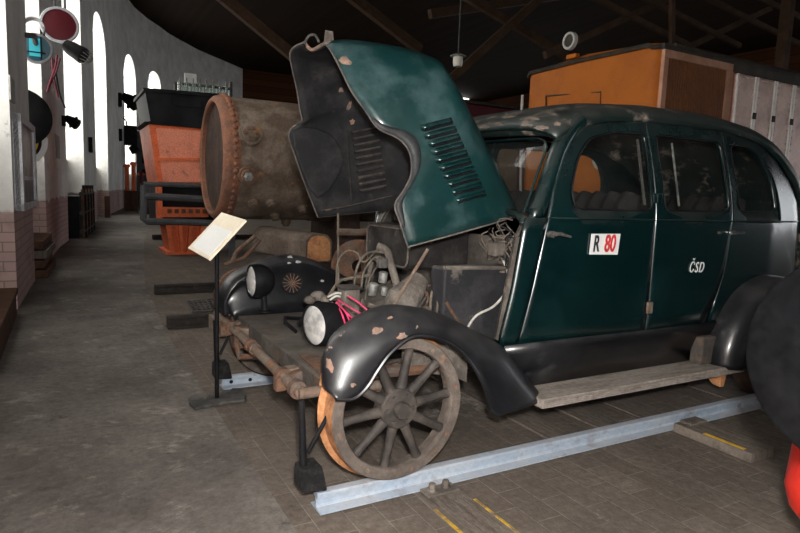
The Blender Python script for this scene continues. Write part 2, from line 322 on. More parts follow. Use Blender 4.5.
def roundpoly(poly, r=.04, n=4):
    out = []; N = len(poly)
    for i in range(N):
        a, b, c = Vector(poly[i - 1]), Vector(poly[i]), Vector(poly[(i + 1) % N]); u = (a - b); v = (c - b); ru = min(r, u.length * .45); rv = min(r, v.length * .45)
        p, q = b + u.normalized() * ru, b + v.normalized() * rv
        for k in range(n + 1): t = k / n; out.append(tuple(p * (1 - t) ** 2 + b * 2 * t * (1 - t) + q * t * t))
    return out
def textmesh(body, name, m, parent, origin, ex, ez, height, xs=1., shear=0., bold=0., sp=1.):
    cu = bpy.data.curves.new(name, 'FONT'); cu.body = body; cu.size = 1.; cu.shear = shear; cu.offset = bold; cu.space_character = sp; cu.align_x = 'CENTER'; cu.align_y = 'CENTER'; cu.extrude = .004
    t = bpy.data.objects.new(name, cu); C.objects.link(t)
    me = bpy.data.meshes.new_from_object(t.evaluated_get(bpy.context.evaluated_depsgraph_get())); bpy.data.objects.remove(t); bpy.data.curves.remove(cu)
    ex = Vector(ex).normalized(); ez = Vector(ez).normalized(); n = ex.cross(ez); k = height / .72; loc = rootloc(parent)
    for v in me.vertices: v.co = Vector(origin) + ex * v.co.x * k * xs + ez * v.co.y * k + n * v.co.z * .3 - loc
    me.materials.clear(); me.materials.append(m); o = bpy.data.objects.new(name, me); C.objects.link(o); o.parent = parent; return o

# ================================================================== THE SHED
WY = [-9, 2.2, 3.44, 5.26, 9.9, 17.9, 31, 34, 36, 37.5, 39, 42.5, 45, 47.2]; WX = [-1.75, -1.569, -1.562, -1.50, -1.25, -.363, 1.48, 2.38, 3.28, 4.15, 4.9, 7.38, 9.73, 11.75]
def wx(y): return interp(WY, WX, y)
def ywall(px):
    lo, hi = 1., 47.
    for _ in range(50):
        m = (lo + hi) / 2
        if pix((wx(m), m, 1.2))[0] < px: lo = m
        else: hi = m
    return lo
b = MB(); b.face([(-.45, -8, 0), (60, -8, 0), (60, 48, 0), (15, 48, 0), (1.5, 20, 0), (.3, 11, 0), (-.32, 5, 0), (-.44, 2.4, 0), (-.45, 0, 0)])
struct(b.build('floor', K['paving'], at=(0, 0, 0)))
b = MB(); b.face([(-.45, -8, 0), (-.45, 0, 0), (-.44, 2.4, 0), (-.32, 5, 0), (.3, 11, 0), (1.5, 20, 0), (15, 48, 0), (-6, 48, 0), (-6, -8, 0)])
struct(b.build('floor', K['floor'], at=(0, 0, 0)))
piers = [(-9, .9), (ywall(12.5), ywall(31.5)), (ywall(45), ywall(67)), (ywall(84.5), ywall(96.5)), (ywall(108.5), ywall(126)), (ywall(137.5), ywall(149.5)), (ywall(162), 47.2)]
tops = [6.2, 6.2, 6.6, ony(103, 30, piers[4][0]).z, ony(132, 60, piers[5][0]).z, ony(156, 74, piers[6][0]).z]; ZT = 10.7; TH = .75
def wn(y):
    t = Vector((wx(y + .2) - wx(y - .2), .4, 0)).normalized(); return Vector((-t.y, t.x, 0))
def onwall(y, z, depth=0.): n = wn(y); return Vector((wx(y), y, z)) + n * depth
b = MB()
def slab(y0, y1, z0, z1, d0, d1, seg=4):
    ys = [y0 + (y1 - y0) * k / seg for k in range(seg + 1)]
    b.quadgrid([[onwall(y, z0, d0), onwall(y, z1, d0), onwall(y, z1, d1), onwall(y, z0, d1)] for y in ys], True)
    for y in (y0, y1): b.face([onwall(y, z0, d0), onwall(y, z1, d0), onwall(y, z1, d1), onwall(y, z0, d1)])
for y0, y1 in piers: slab(y0, y1, 0, ZT, 0, TH, 8 if y1 - y0 > 8 else 3)
wins = []
for i, zt in enumerate(tops):
    y0, y1 = piers[i][1], piers[i + 1][0]; r = (y1 - y0) / 2; slab(y0, y1, 0, 1.75, .38, TH)
    rise = min(r, .55 * zt * .25); prev = None
    N = 14
    for k in range(N):     # the wall above the arched head, in narrow strips
        a0, a1 = y0 + (y1 - y0) * k / N, y0 + (y1 - y0) * (k + 1) / N
        za = zt - rise + rise * math.sqrt(max(0, 1 - ((a0 - (y0 + r)) / r) ** 2)); zb = zt - rise + rise * math.sqrt(max(0, 1 - ((a1 - (y0 + r)) / r) ** 2))
        b.hexa([onwall(a0, za, 0), onwall(a1, zb, 0), onwall(a1, zb, TH), onwall(a0, za, TH), onwall(a0, ZT, 0), onwall(a1, ZT, 0), onwall(a1, ZT, TH), onwall(a0, ZT, TH)])
    wins.append((y0, y1, zt))
struct(b.build('wall_left', K['wall'], at=(0, 0, 0)))
for i, (y0, y1, zt) in enumerate(wins):
    g = MB(); g.face([onwall(y0, 1.75, .5), onwall(y1, 1.75, .5), onwall(y1, zt, .5), onwall(y0, zt, .5)])
    o = struct(g.build('window_%d' % (i + 1), K['pane'], recalc=False))
    g = MB()
    for k in range(1, 3): y = y0 + (y1 - y0) * k / 3; g.tube([onwall(y, 1.75, .47), onwall(y, zt, .47)], .03, 4)
    for k in range(1, 6): z = 1.75 + (zt - 1.75) * k / 6; g.tube([onwall(y0, z, .47), onwall(y1, z, .47)], .025, 4)
    g.build('glazing_bars', K['signalgrey'], o)
b = MB(); b.box((11.5, 47, 0), (36.5, 47.4, 11.0)); struct(b.build('wall_back', K['backwall'], at=(0, 0, 0)))
# both added, unseen: right wall gaps let sky light in, front wall cuts fill
b = MB(); b.box((36, -9, 6.8), (36.5, 47, 10.8))
for k in range(9): b.box((36, -9 + 7 * k - .5, 0), (36.5, -9 + 7 * k + .5, 6.8))
struct(b.build('wall_right_added', K['backwall'], at=(0, 0, 0)))
b = MB(); b.box((-2.6, -9.4, 0), (36.5, -9, 11)); struct(b.build('wall_front_added', K['wall'], at=(0, 0, 0)))
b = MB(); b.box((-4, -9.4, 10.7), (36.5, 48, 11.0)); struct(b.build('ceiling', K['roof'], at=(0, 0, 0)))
# roof timbers over the tracks on the right
def beam(p, q, s, name):
    p, q = Vector(p), Vector(q); t = (q - p).normalized(); a = t.cross(Vector((0, 0, 1))).normalized() * s; c = a.cross(t).normalized() * s * 1.3
    m = MB(); m.hexa([p - a - c, p + a - c, p + a + c, p - a + c, q - a - c, q + a - c, q + a + c, q - a + c]); return struct(m.build(name, K['beam']))
k = 0
for (x0, y0, x1, y1, d) in ((545, 55, 700, -16, 9), (560, -20, 690, 46, 8.2), (600, -25, 740, 46, 8.4), (650, -30, 800, 44, 8.6), (700, -30, 860, 44, 8.8), (672, -20, 672, 60, 8.0), (640, 70, 770, 8, 9), (430, -25, 640, 100, 12), (436, 92, 560, -20, 11), (190, -30, 310, 70, 24), (330, -20, 420, 50, 22), (430, 14, 640, -16, 16)):
    beam(ony(x0, y0, d), ony(x1, y1, d), .05 if d < 9 else .08 * d / 11, 'trim_%d' % (k + 1)); k += 1
b = MB(); p = ony(782, 60, 7.5); b.box((p.x - .13, p.y - .13, 0), (p.x + .13, p.y + .13, 8.6)); struct(b.build('trim_20', K['beam']))
# small bright window in the far back wall
p = ony(457, 93, 46.95); b = MB(); b.box((p.x - .9, 46.9, p.z - 1.2), (p.x + 1.4, 46.97, p.z + .9)); struct(b.build('window_7', K['pane']))

# ================================================================== RAILS, SLEEPERS
def rail(y, x0, x1, m, label, group, h=.076, holes=()):
    o = thing('rail', label, 'rail', ((x0 + x1) / 2, y, 0), group); s = h / .076
    prof = [(-.05, .0065), (.05, .0065), (.05, .011), (.012, .018), (.007, .024), (.007, .052), (.022, .058), (.022, .072), (.017, .076), (-.017, .076), (-.022, .072), (-.022, .058), (-.007, .052), (-.007, .024), (-.012, .018), (-.05, .011)]
    MB().prismx([(y + a * s, z * s) for a, z in prof], x0, x1).build('rail_section', m, o)
    if holes:
        for hx in holes: MB().lathe([(.0001, 0), (.011, 0), (.011, .003), (.0001, .003)], (hx, y - .0095 * s, .038 * s), (0, -1, 0), 14).build('bolt_hole', K['blackmetal'], o)
    return o
rail(-.774, -.34, 4.6, K['rail_blue'], 'pale blue painted rail nearest the camera, under the spoked wheel', None)
rail(.774, -.345, 4.6, K['rail_blue'], 'pale blue painted rail with bolt holes, under the far side of the car', None, holes=(-.29, -.175))
rail(2.50, -.417, 7.5, K['rail_dark'], 'dark rail end lying in the paving just behind the car', None, h=.11)
rail(4.24, -.306, 9.0, K['rail_dark'], 'dark rail under the rusty boiler, second rail behind the car', None, h=.11)
rail(11.3, .5, 9.0, K['rail_dark'], 'dark rail under the orange grab pedestal far down the aisle', None, h=.12)
def sleeper(x0, x1, y0, y1, z, label, ye=None):
    o = thing('sleeper', label, 'sleeper', ((x0 + x1) / 2, (y0 + y1) / 2, 0), None); MB().box((x0, y0, 0), (x1, ye or y1, z)).build('timber', K['sleeper'], o, bevel=.004)
    if ye: MB().box((x0, ye, 0), (x1, y1, .006)).build('buried_timber', K['sleeper'], o)
    return o
def clip(x, parent, y=-.774):
    c = MB(); c.box((x - .075, y - .115, .006), (x + .075, y - .045, .016)).build('clip_plate', K['dustgrey'], parent, bevel=.003)
    for dx in (-.035, .03): MB().lathe([(.0001, .03), (.014, .03), (.016, .012), (.020, .012), (.020, 0)], (x + dx, y - .078, .016), (0, 0, 1), 6).build('bolt', K['dustgrey'], parent)
s1 = sleeper(.062, .262, -1.35, 1.2, .006, 'wooden sleeper flush with the paving, yellow paint on its edges, below the front wheel'); clip(.165, s1)
for x0, x1 in ((.062, .076), (.250, .262)):
    p = MB(); p.box((x0, -1.33, .0062), (x1, -.97, .0085)); p.build('yellow_paint_stripe', K['yellow'], s1)
s2 = sleeper(1.655, 1.845, -1.245, 1.2, .048, 'wooden sleeper end sticking out past the rail, yellow streak along its edge', -.826)
clip2 = MB(); clip2.box((1.70, -.90, .049), (1.83, -.828, .06)).build('clip_plate', K['dustgrey'], s2, bevel=.003)
MB().box((1.662, -1.20, .0485), (1.684, -.99, .0505)).build('yellow_paint_stripe', K['yellow'], s2)
sleeper(2.45, 2.65, -1.25, 1.2, .04, 'wooden sleeper in the shadow behind the black disc', -.826)
# narrow boards of the pit cover between the rails
for i, (x0, x1) in enumerate(((.95, 1.12), (1.30, 1.46))):
    tag(MB().box((x0, -.68, 0), (x1, .66, .012)).build('pit_board', K['sleeper'], bevel=.003), ('grey board across the track under the running board, nearer the front wheel', 'grey board across the track under the middle of the running board')[i], 'board', None)
# drain grid between the dark rails
o = thing('drain_grid', 'dark iron mesh drain grid beside the dark rail end', 'grid', (.02, 1.9, 0))
b = MB(); p0, p1, p2, p3 = onz(187, 303), onz(225, 299), onz(232, 311), onz(193, 313)
for k in range(9): t = k / 8; b.tube([p0.lerp(p1, t) + Vector((0, 0, .012)), p3.lerp(p2, t) + Vector((0, 0, .012))], .009, 4)
for k in range(6): t = k / 5; b.tube([p0.lerp(p3, t) + Vector((0, 0, .014)), p1.lerp(p2, t) + Vector((0, 0, .014))], .009, 4)
b.build('mesh_bars', K['castiron'], o)

# ================================================================== THE RAIL CAR
car = thing('rail_inspection_car', 'dark green old saloon car converted to a rail car, bonnet raised, on pale blue rails', 'car', (1.4, 0, .076))
def W(x): return interp([.5, .8, 1.2, 1.6, 2.1, 2.6, 3.0, 3.35], [.712, .733, .742, .745, .74, .705, .62, .47], x)
def hw(x, z): return W(x) - (.115 * ((z - 1.11) / .5) ** 1.5 if z > 1.11 else .03 * max(0, .75 - z))
EX = [.84, .93, 1.04, 1.24, 1.53, 1.85, 2.2, 2.5, 2.75, 2.95, 3.12, 3.26, 3.35]
EZ = [1.47, 1.515, 1.56, 1.60, 1.62, 1.627, 1.622, 1.585, 1.50, 1.37, 1.17, .88, .55]
TX = [.84, .90, 1.0, 1.2, 1.6, 2.1, 2.5, 2.8, 3.0, 3.2, 3.35, 3.45]
TZ = [1.535, 1.60, 1.648, 1.695, 1.728, 1.735, 1.705, 1.64, 1.56, 1.42, 1.22, .55]
def panel(outer, hole, name, m, parent, side=-1, rings=7, thick=.022):
    c = Vector((sum(p[0] for p in hole) / len(hole), sum(p[1] for p in hole) / len(hole)))
    def hit(poly, a):
        d = Vector((math.cos(a), math.sin(a))); best = None
        for i in range(len(poly)):
            p, q = Vector(poly[i]) - c, Vector(poly[(i + 1) % len(poly)]) - c; e = q - p; den = d.x * e.y - d.y * e.x
            if abs(den) < 1e-12: continue
            t = (p.x * e.y - p.y * e.x) / den; u = (p.x * d.y - p.y * d.x) / den
            if t > 1e-6 and -1e-6 <= u <= 1 + 1e-6 and (best is None or t < best): best = t
        return c + d * best
    ang = sorted(set([round(math.atan2(p[1] - c.y, p[0] - c.x), 5) for p in list(outer) + list(hole)] + [round(-PI + 2 * PI * (k + .5) / 120, 5) for k in range(120)]))
    rows = []
    for r in range(rings + 1):
        t = r / rings; row = []
        for a in ang: p = hit(hole, a).lerp(hit(outer, a), t); row.append((p.x, side * hw(p.x, p.y), p.y))
        rows.append(row)
    mb = MB(); mb.quadgrid(rows, True); bmesh.ops.remove_doubles(mb.b, verts=mb.b.verts, dist=1e-5)
    for f in mb.b.faces:
        f.normal_update()
    flip = [f for f in mb.b.faces if f.normal.y * side < 0]; bmesh.ops.reverse_faces(mb.b, faces=flip)
    return mb.build(name, m, parent, smooth=True, solid=(thick, -1), recalc=False)
win1 = roundpoly([(.915, 1.165), (.895, 1.26), (.955, 1.40), (1.05, 1.50), (1.20, 1.545), (1.462, 1.552), (1.455, 1.163)], .035)
win1 = roundpoly([(.93, 1.160), (.905, 1.245), (.965, 1.395), (1.055, 1.492), (1.22, 1.538), (1.455, 1.550), (1.452, 1.160)], .04)
win2 = roundpoly([(1.545, 1.165), (1.535, 1.548), (2.085, 1.552), (2.10, 1.168)], .04)
win3 = roundpoly([(2.20, 1.17), (2.175, 1.545), (2.38, 1.548), (2.50, 1.50), (2.60, 1.36), (2.63, 1.175)], .05)
fd = [(.645, .53), (.705, .80), (.765, 1.10), (.80, 1.24), (.865, 1.385), (.935, 1.475), (1.04, 1.552), (1.24, 1.59), (1.476, 1.612), (1.478, .525)]
rd = [(1.484, .525), (1.482, 1.613), (1.85, 1.620), (2.12, 1.616), (2.128, 1.1), (2.10, .85), (2.04, .673), (1.93, .535)]
qp = [(1.938, .53), (2.047, .673), (2.107, .85), (2.135, 1.1), (2.127, 1.616), (2.3, 1.608), (2.5, 1.578), (2.75, 1.493), (2.95, 1.363), (3.12, 1.163), (3.26, .873), (3.35, .55), (3.3, .53)]
cowl = [(.635, 1.10), (.592, .794), (.545, .57), (.548, .532), (.639, .532), (.70, .80), (.759, 1.10)]
for sd in (-1, 1):
    mb = MB(); N = 10
    rows = []
    for k in range(N + 1):
        z = .532 + (1.115 - .532) * k / N; xa = interp([.53, .57, .794, 1.10, 1.12], [.545, .545, .592, .635, .65], z); xb = interp([.53, .80, 1.1, 1.12], [.639, .70, .759, .765], z)
        rows.append([(xa + (xb - xa) * j / 4, sd * hw(xa + (xb - xa) * j / 4, z), z) for j in range(5)])
    mb.quadgrid(rows); mb.build('cowl_panel', K['green'], car, smooth=True, solid=(.02, 0))
    d1 = panel(fd, win1, 'front_door', K['green'], car, sd); d2 = panel(rd, win2, 'rear_door', K['green'], car, sd); q = panel(qp, win3, 'rear_quarter_panel', K['green'], car, sd)
    for own, wpoly in ((d1, win1), (d2, win2), (q, win3)):
        g = MB(); cx = sum(p[0] for p in wpoly) / len(wpoly); cz = sum(p[1] for p in wpoly) / len(wpoly)
        g.face([(x, sd * (hw(x, z) - .018), z) for x, z in wpoly]); bmesh.ops.triangulate(g.b, faces=g.b.faces); g.build('window_glass', K['glass'], own)
        t = MB(); t.tube([(x, sd * (hw(x, z) + .002), z) for x, z in wpoly] + [(wpoly[0][0], sd * (hw(*wpoly[0]) + .002), wpoly[0][1])], .0045, 6); t.build('window_seal', K['blackmetal'], own, smooth=True)
        # moulding under the windows
    for own, a, c_ in ((d1, .775, 1.472), (d2, 1.488, 2.124), (q, 2.14, 3.05)):
        for dz in (0,):
            t = MB(); t.tube([(a + (c_ - a) * k / 10, sd * (hw(a + (c_ - a) * k / 10, 1.115) + .001), 1.115) for k in range(11)], .006, 6); t.build('belt_moulding', K['green'], own, smooth=True)
    # drip rail
    t = MB(); t.tube(crom([(x, sd * (hw(x, z) + .008), z) for x, z in zip(EX[:10], EZ[:10])], 4), .009, 6); t.build('drip_rail', K['roofp'], car, smooth=True)
    # window pull bars seen through the glass
    if sd < 0:
        y = -.66
        for own, xx, w_ in ((d1, 1.432, .008), (d2, 1.70, .006)):
            t = MB(); t.tube([(xx, -(hw(xx, 1.19) - .03), 1.19), (xx, -(hw(xx, 1.52) - .03), 1.52)], w_, 6); t.build('window_channel', K['silver'] if xx > 1.6 else K['castiron'], own)
        h = MB(); h.tube([(.765, -.745, 1.045), (.765, -.775, 1.045)], .016, 10); h.tube([(.765, -.775, 1.045), (.80, -.78, 1.048), (.86, -.785, 1.035)], [.011, .009, .006], 8); h.build('door_handle', K['castiron'], d1, smooth=True)['label'] = 'dull metal door handle'
        h = MB(); h.tube([(2.11, -.745, 1.052), (2.11, -.775, 1.052)], .014, 10); h.tube([(2.07, -.775, 1.05), (2.11, -.778, 1.053), (2.19, -.777, 1.052)], .008, 8); h.build('door_handle', K['chrome'], d2, smooth=True)['label'] = 'small chrome door handle'
        h = MB(); h.box((1.462, -.757, .635), (1.50, -.742, .695)); h.build('door_hinge', K['rustgrey'], d1, bevel=.004)
        h = MB(); h.box((1.464, -.757, 1.40 - .2), (1.498, -.715, 1.25)); 
        h.build('door_hinge', K['green'], d1, bevel=.004)
# number plate and lettering on the doors
fdn = [c for c in car.children if c.name.startswith('front_door')][0]; rdn = [c for c in car.children if c.name.startswith('rear_door')][0]
pl = MB(); pl.hexa([(1.027, -.747, .948), (1.216, -.748, .944), (1.216, -.744, .944), (1.027, -.743, .948), (1.032, -.748, 1.046), (1.224, -.749, 1.046), (1.224, -.745, 1.046), (1.032, -.744, 1.046)])
pl = pl.build('number_plate', K['enamel'], fdn); pl['label'] = 'white plate reading R 80'
textmesh('R', 'letter', K['black_ink'], pl, (1.064, -.750, .996), (1, 0, 0), (0.05, 0, 1), .078, .62, .06, .022)
textmesh('80', 'digits', K['red_ink'], pl, (1.155, -.751, .996), (1, 0, 0), (0.05, 0, 1), .082, .66, .05, .022)
textmesh('ČSD', 'lettering', K['enamel'], rdn, (1.836, -.7475, .862), (1, 0, -.02), (0.06, 0, 1), .058, .72, .20, .0, 1.22)['label'] = 'white painted lettering'
# roof, back
rows = []
for k in range(49):
    s = k / 48; xe = .84 + (3.35 - .84) * s; ze = interp(EX, EZ, xe); he = hw(xe, ze); xt = .84 + (3.45 - .84) * s; zt = interp(TX, TZ, xt)
    if xe < 1.1: xt -= .05 * (1.1 - xe) / .26
    row = []
    for j in range(25):
        a = PI * j / 24; cy = math.copysign(abs(math.cos(a)) ** .62, math.cos(a)); sz = math.sin(a) ** .85
        row.append((xe + (xt - xe) * sz, -he * cy, ze + (zt - ze) * sz))
    rows.append(row)
mb = MB(); mb.quadgrid(rows); roof_ = mb.build('roof', K['roofp'], car, smooth=True, solid=(.018, 1))
mb = MB(); mb.box((.66, -.66, .42), (3.28, .66, .47)); mb.build('floor_pan', K['inner'], car)
# windscreen
def scr(y, t): # t 0 bottom 1 top
    a = abs(y) / .62; xb = .80 - .075 * a * a; xt = .90 - .045 * a * a; return Vector((xb + (xt - xb) * t, y, 1.135 + (1.505 - .012 * a * a - 1.135) * t))
fr = MB(); out = [(-.625, 0), (.625, 0), (.595, 1.0), (-.595, 1.0)]; inn = roundpoly([(-.60, .06), (.60, .06), (.575, .93), (-.575, .93)], .07)
g = MB(); rows = [[scr(-.605 + 1.21 * j / 20, .03 + .92 * i / 8) for j in range(21)] for i in range(9)]; g.quadgrid(rows)
scg = g.build('windscreen', K['glass'], car, smooth=True)
t = MB(); loop = [(-.61, .0), (-.3, .0), (0, 0), (.3, .0), (.61, .0), (.612, .5), (.585, .93), (.3, .985), (0, .99), (-.3, .985), (-.585, .93), (-.612, .5), (-.61, 0)]
t.tube(crom([scr(y, tt) for y, tt in loop], 4), .007, 8); t.build('windscreen_seal', K['green'], scg, smooth=True)
# cowl top (scuttle) under the windscreen and the header above it
rows = []
for j in range(25):
    y = -.70 + 1.4 * j / 24; a = abs(y) / .70; zc = 1.15 - .035 * a ** 3; p = scr(max(-.64, min(.64, y)), 0); q = Vector((.70 + .08 * (1 - a * a) - .065 * a ** 6, y, zc - .012 - .02 * a ** 4))
    rows.append([q, q.lerp(Vector((p.x, y, zc)), .5) + Vector((0, 0, .004)), Vector((p.x + .02, y, zc + .0))])
mb = MB(); mb.quadgrid(rows); mb.build('scuttle', K['green'], car, smooth=True, solid=(.015, 0))
for sd in (-1, 1):
    t = MB(); t.tube(crom([(.650, sd * .70, 1.02), (.715, sd * .695, 1.12), (.765, sd * .682, 1.20), (.82, sd * .668, 1.32), (.875, sd * .65, 1.43), (.95, sd * .635, 1.525), (1.02, sd * .63, 1.58)], 5), [.022] * 6 + [.040] * 25, 12); t.build('windscreen_pillar', K['green'], car, smooth=True)
t = MB(); t.tube(crom([(.885, -.64, 1.50), (.862, -.55, 1.525), (.835, -.3, 1.537), (.83, 0, 1.54), (.835, .3, 1.537), (.862, .55, 1.525), (.885, .64, 1.50)], 5), .028, 10); t.build('windscreen_header', K['roofp'], car, smooth=True)
# cabin inside
mb = MB(); mb.box((.80, -.63, .98), (.86, .63, 1.12)); mb.build('dashboard', K['inner'], car, bevel=.02)
def seat(x, zt, name='seat'):
    s = MB(); s.hexa([(x - .45, -.60, .52), (x + .05, -.60, .52), (x + .05, .60, .52), (x - .45, .60, .52), (x - .45, -.60, .72), (x + .05, -.60, .68), (x + .05, .60, .68), (x - .45, .60, .72)]); s = s.build(name, K['seat'], car, bevel=.05)
    for k in range(12):
        y = -.605 + 1.21 * (k + .5) / 12; r = MB(); r.tube([(x, y, .60), (x + .12, y, zt - .06), (x + .15, y, zt)], [.07, .066, .05], 8); r.build('backrest_pleat', K['seat'], s, smooth=True)
seat(1.36, 1.235); seat(2.3, 1.235)
# bonnet, hinged open at its rear edge
PS = [(518, 212), (500, 173), (486, 146), (474, 122), (465, 104), (458, 91), (452, 80), (446, 71), (439, 62), (424, 55), (400, 48), (370, 43), (345, 40), (330, 41)]
QN = [(408, 247), (400, 222), (395, 205), (404, 190), (411, 175), (411, 158), (406, 146), (396, 137), (378, 128), (365, 110), (352, 92), (341, 70), (331, 51), (325, 44)]
QF = [(318, 217), (308, 192), (300, 170), (294, 152), (289, 138), (291, 129), (297, 124), (302, 120), (300, 110), (297, 90), (293, 72), (290, 55), (294, 47), (305, 42)]
WS = [.47, .46, .45, .44, .43, .42, .41, .40, .385, .35, .30, .24, .18, .13]
rows = []; hoodP = []
for (p, qn, qf, ww) in zip(PS, QN, QF, WS):
    Pn = ony(p[0], p[1], -ww * .82); Qn = ony(qn[0], qn[1], -ww); Qf = ony(qf[0], qf[1], ww)
    Pm = Vector((Pn.x, 0, Pn.z)); d = (Pm - Vector((Qn.x, 0, Qn.z))); dn = d.normalized() * min(.045, d.length * .3); Pf = Vector((Pn.x, ww * .82, Pn.z))
    S0 = Qn.lerp(Pn, .80); S0.y = -ww; S1 = Qf.lerp(Pf, .80); S1.y = ww
    ctl = [Qn, Qn.lerp(S0, .5) + Vector((0, -.012, 0)), S0, Pn + dn * .15, Vector((Pn.x, -ww * .45, Pn.z)) + dn * .8, Vector((Pn.x, 0, Pn.z)) + dn, Vector((Pn.x, ww * .45, Pn.z)) + dn * .8, Pf + dn * .15, S1, Qf.lerp(S1, .5) + Vector((0, .012, 0)), Qf]
    rows.append(crom(ctl, 4))
nj = len(rows[0]); cols = [crom([r[j] for r in rows], 4) for j in range(nj)]; rows2 = [[cols[j][i] for j in range(nj)] for i in range(len(cols[0]))]
mb = MB(); mb.quadgrid(rows2)
for f in mb.b.faces: f.normal_update()
if sum(f.normal.y for f in mb.b.faces if f.calc_center_median().y < -.2) > 0: bmesh.ops.reverse_faces(mb.b, faces=mb.b.faces)
hood = mb.build('bonnet', [K['hoodgreen'], K['inner']], car, smooth=True, solid=(.012, -1, 1), recalc=False); hood['label'] = 'raised green bonnet, black inside, with louvred sides'
edge = MB(); edge.tube([rows2[i][0] for i in range(len(rows2))], .0045, 6); edge.build('rolled_edge', K['edge'], hood, smooth=True)
edge = MB(); edge.tube([rows2[i][-1] for i in range(len(rows2))], .0045, 6); edge.build('rolled_edge', K['edge'], hood, smooth=True)
edge = MB(); edge.tube(rows2[-1], .009, 6); edge.build('front_lip', K['chip'], hood, smooth=True)
edge = MB(); edge.tube([rows2[0][j] for j in range(nj)], .004, 6); edge.build('rear_lip', K['dustgrey'], hood, smooth=True)
i0, i1 = 3, 34; fl_ = []
for i in range(i0, i1 + 1):
    t_ = (i - i0) / (i1 - i0); wd = .012 + .05 * math.sin(PI * min(1, t_ * 1.0)) ** .8; A_ = rows2[i][0]; B_ = rows2[i][5]; dr_ = (B_ - A_).normalized(); off = Vector((0, -.006, 0))
    fl_.append([A_ + off, A_ + dr_ * wd * .5 + off * 1.6, A_ + dr_ * wd + off])
m = MB(); m.quadgrid(fl_); m.build('wing_cutout_flange', K['flange'], hood, smooth=True, solid=(.003, 0))
def ln(px, py): return ony(px, py, .415)
m = MB(); m.face([ln(*q) for q in ((292, 131), (300, 127), (315, 128), (330, 134), (340, 146), (343, 160), (338, 176), (329, 190), (318, 198), (310, 190), (301, 168), (294, 148))]); m.build('inner_flare', K['inner'], hood, solid=(.02, 0), bevel=.006)
m = MB(); m.tube([ln(347, 130), ln(352, 205)], .006, 5); m.tube([ln(322, 211), ln(350, 206), ln(392, 196)], .006, 5); m.build('inner_rib', K['bay'], hood)
for k in range(10):       # near side louvres
    t = k / 9; yy = -.452 - .012 * t
    a = ony(422 + 33 * t, 131 + 72.5 * t, yy); c_ = ony(453.5 + 33.5 * t, 123 + 71.5 * t, yy); dn = Vector((-.60, 0, .80)) * .028
    m = MB(); rr = []
    for i in range(9):
        u = i / 8; p = a.lerp(c_, u); e = min(1, math.sin(PI * u) * 2.2); rr.append([p, p + dn * .45 + Vector((0, -.020 * e, 0)), p + dn + Vector((0, -.004, 0))])
    m.quadgrid(rr); m.build('louvre', K['hoodgreen'], hood, smooth=True, solid=(.003, 0))
    m = MB(); m.tube([a.lerp(c_, .06) + Vector((0, -.008, 0)), a.lerp(c_, .94) + Vector((0, -.008, 0))], .005, 5); m.build('louvre_slot', K['blackmetal'], hood)
for k in range(10):       # far side louvres seen from inside
    t = k / 9; a = ony(352 + 8 * t, 133 + 58 * t, .40); c_ = ony(377 + 9 * t, 128 + 58 * t, .40)
    m = MB(); m.tube([a, a.lerp(c_, .5) + Vector((0, -.008, 0)), c_], .010, 6); m.build('louvre', K['bay'], hood, smooth=True)
p = ony(327, 38, 0); m = MB(); m.prismx([(-.02, p.z - .03), (.02, p.z - .03), (.0, p.z + .035)], p.x - .01, p.x + .03); m.build('bonnet_ornament', K['dustgrey'], hood)
m = MB(); m.tube(crom([ony(304, 44, .03), ony(309, 36, .02), ony(315, 35, 0), ony(319, 42, -.02)], 4), .006, 6); m.build('bonnet_catch', K['castiron'], hood, smooth=True)
# props that hold the bonnet up
t = MB(); t.tube([ony(428, 249, -.47), ony(392, 308, -.42)], .008, 8); t.build('bonnet_prop', K['rustgrey'], car, smooth=True)
t = MB(); t.tube([ony(338, 213, .38), ony(338.5, 300, .38)], .006, 8); t.build('bonnet_prop', K['cable'], car, smooth=True)

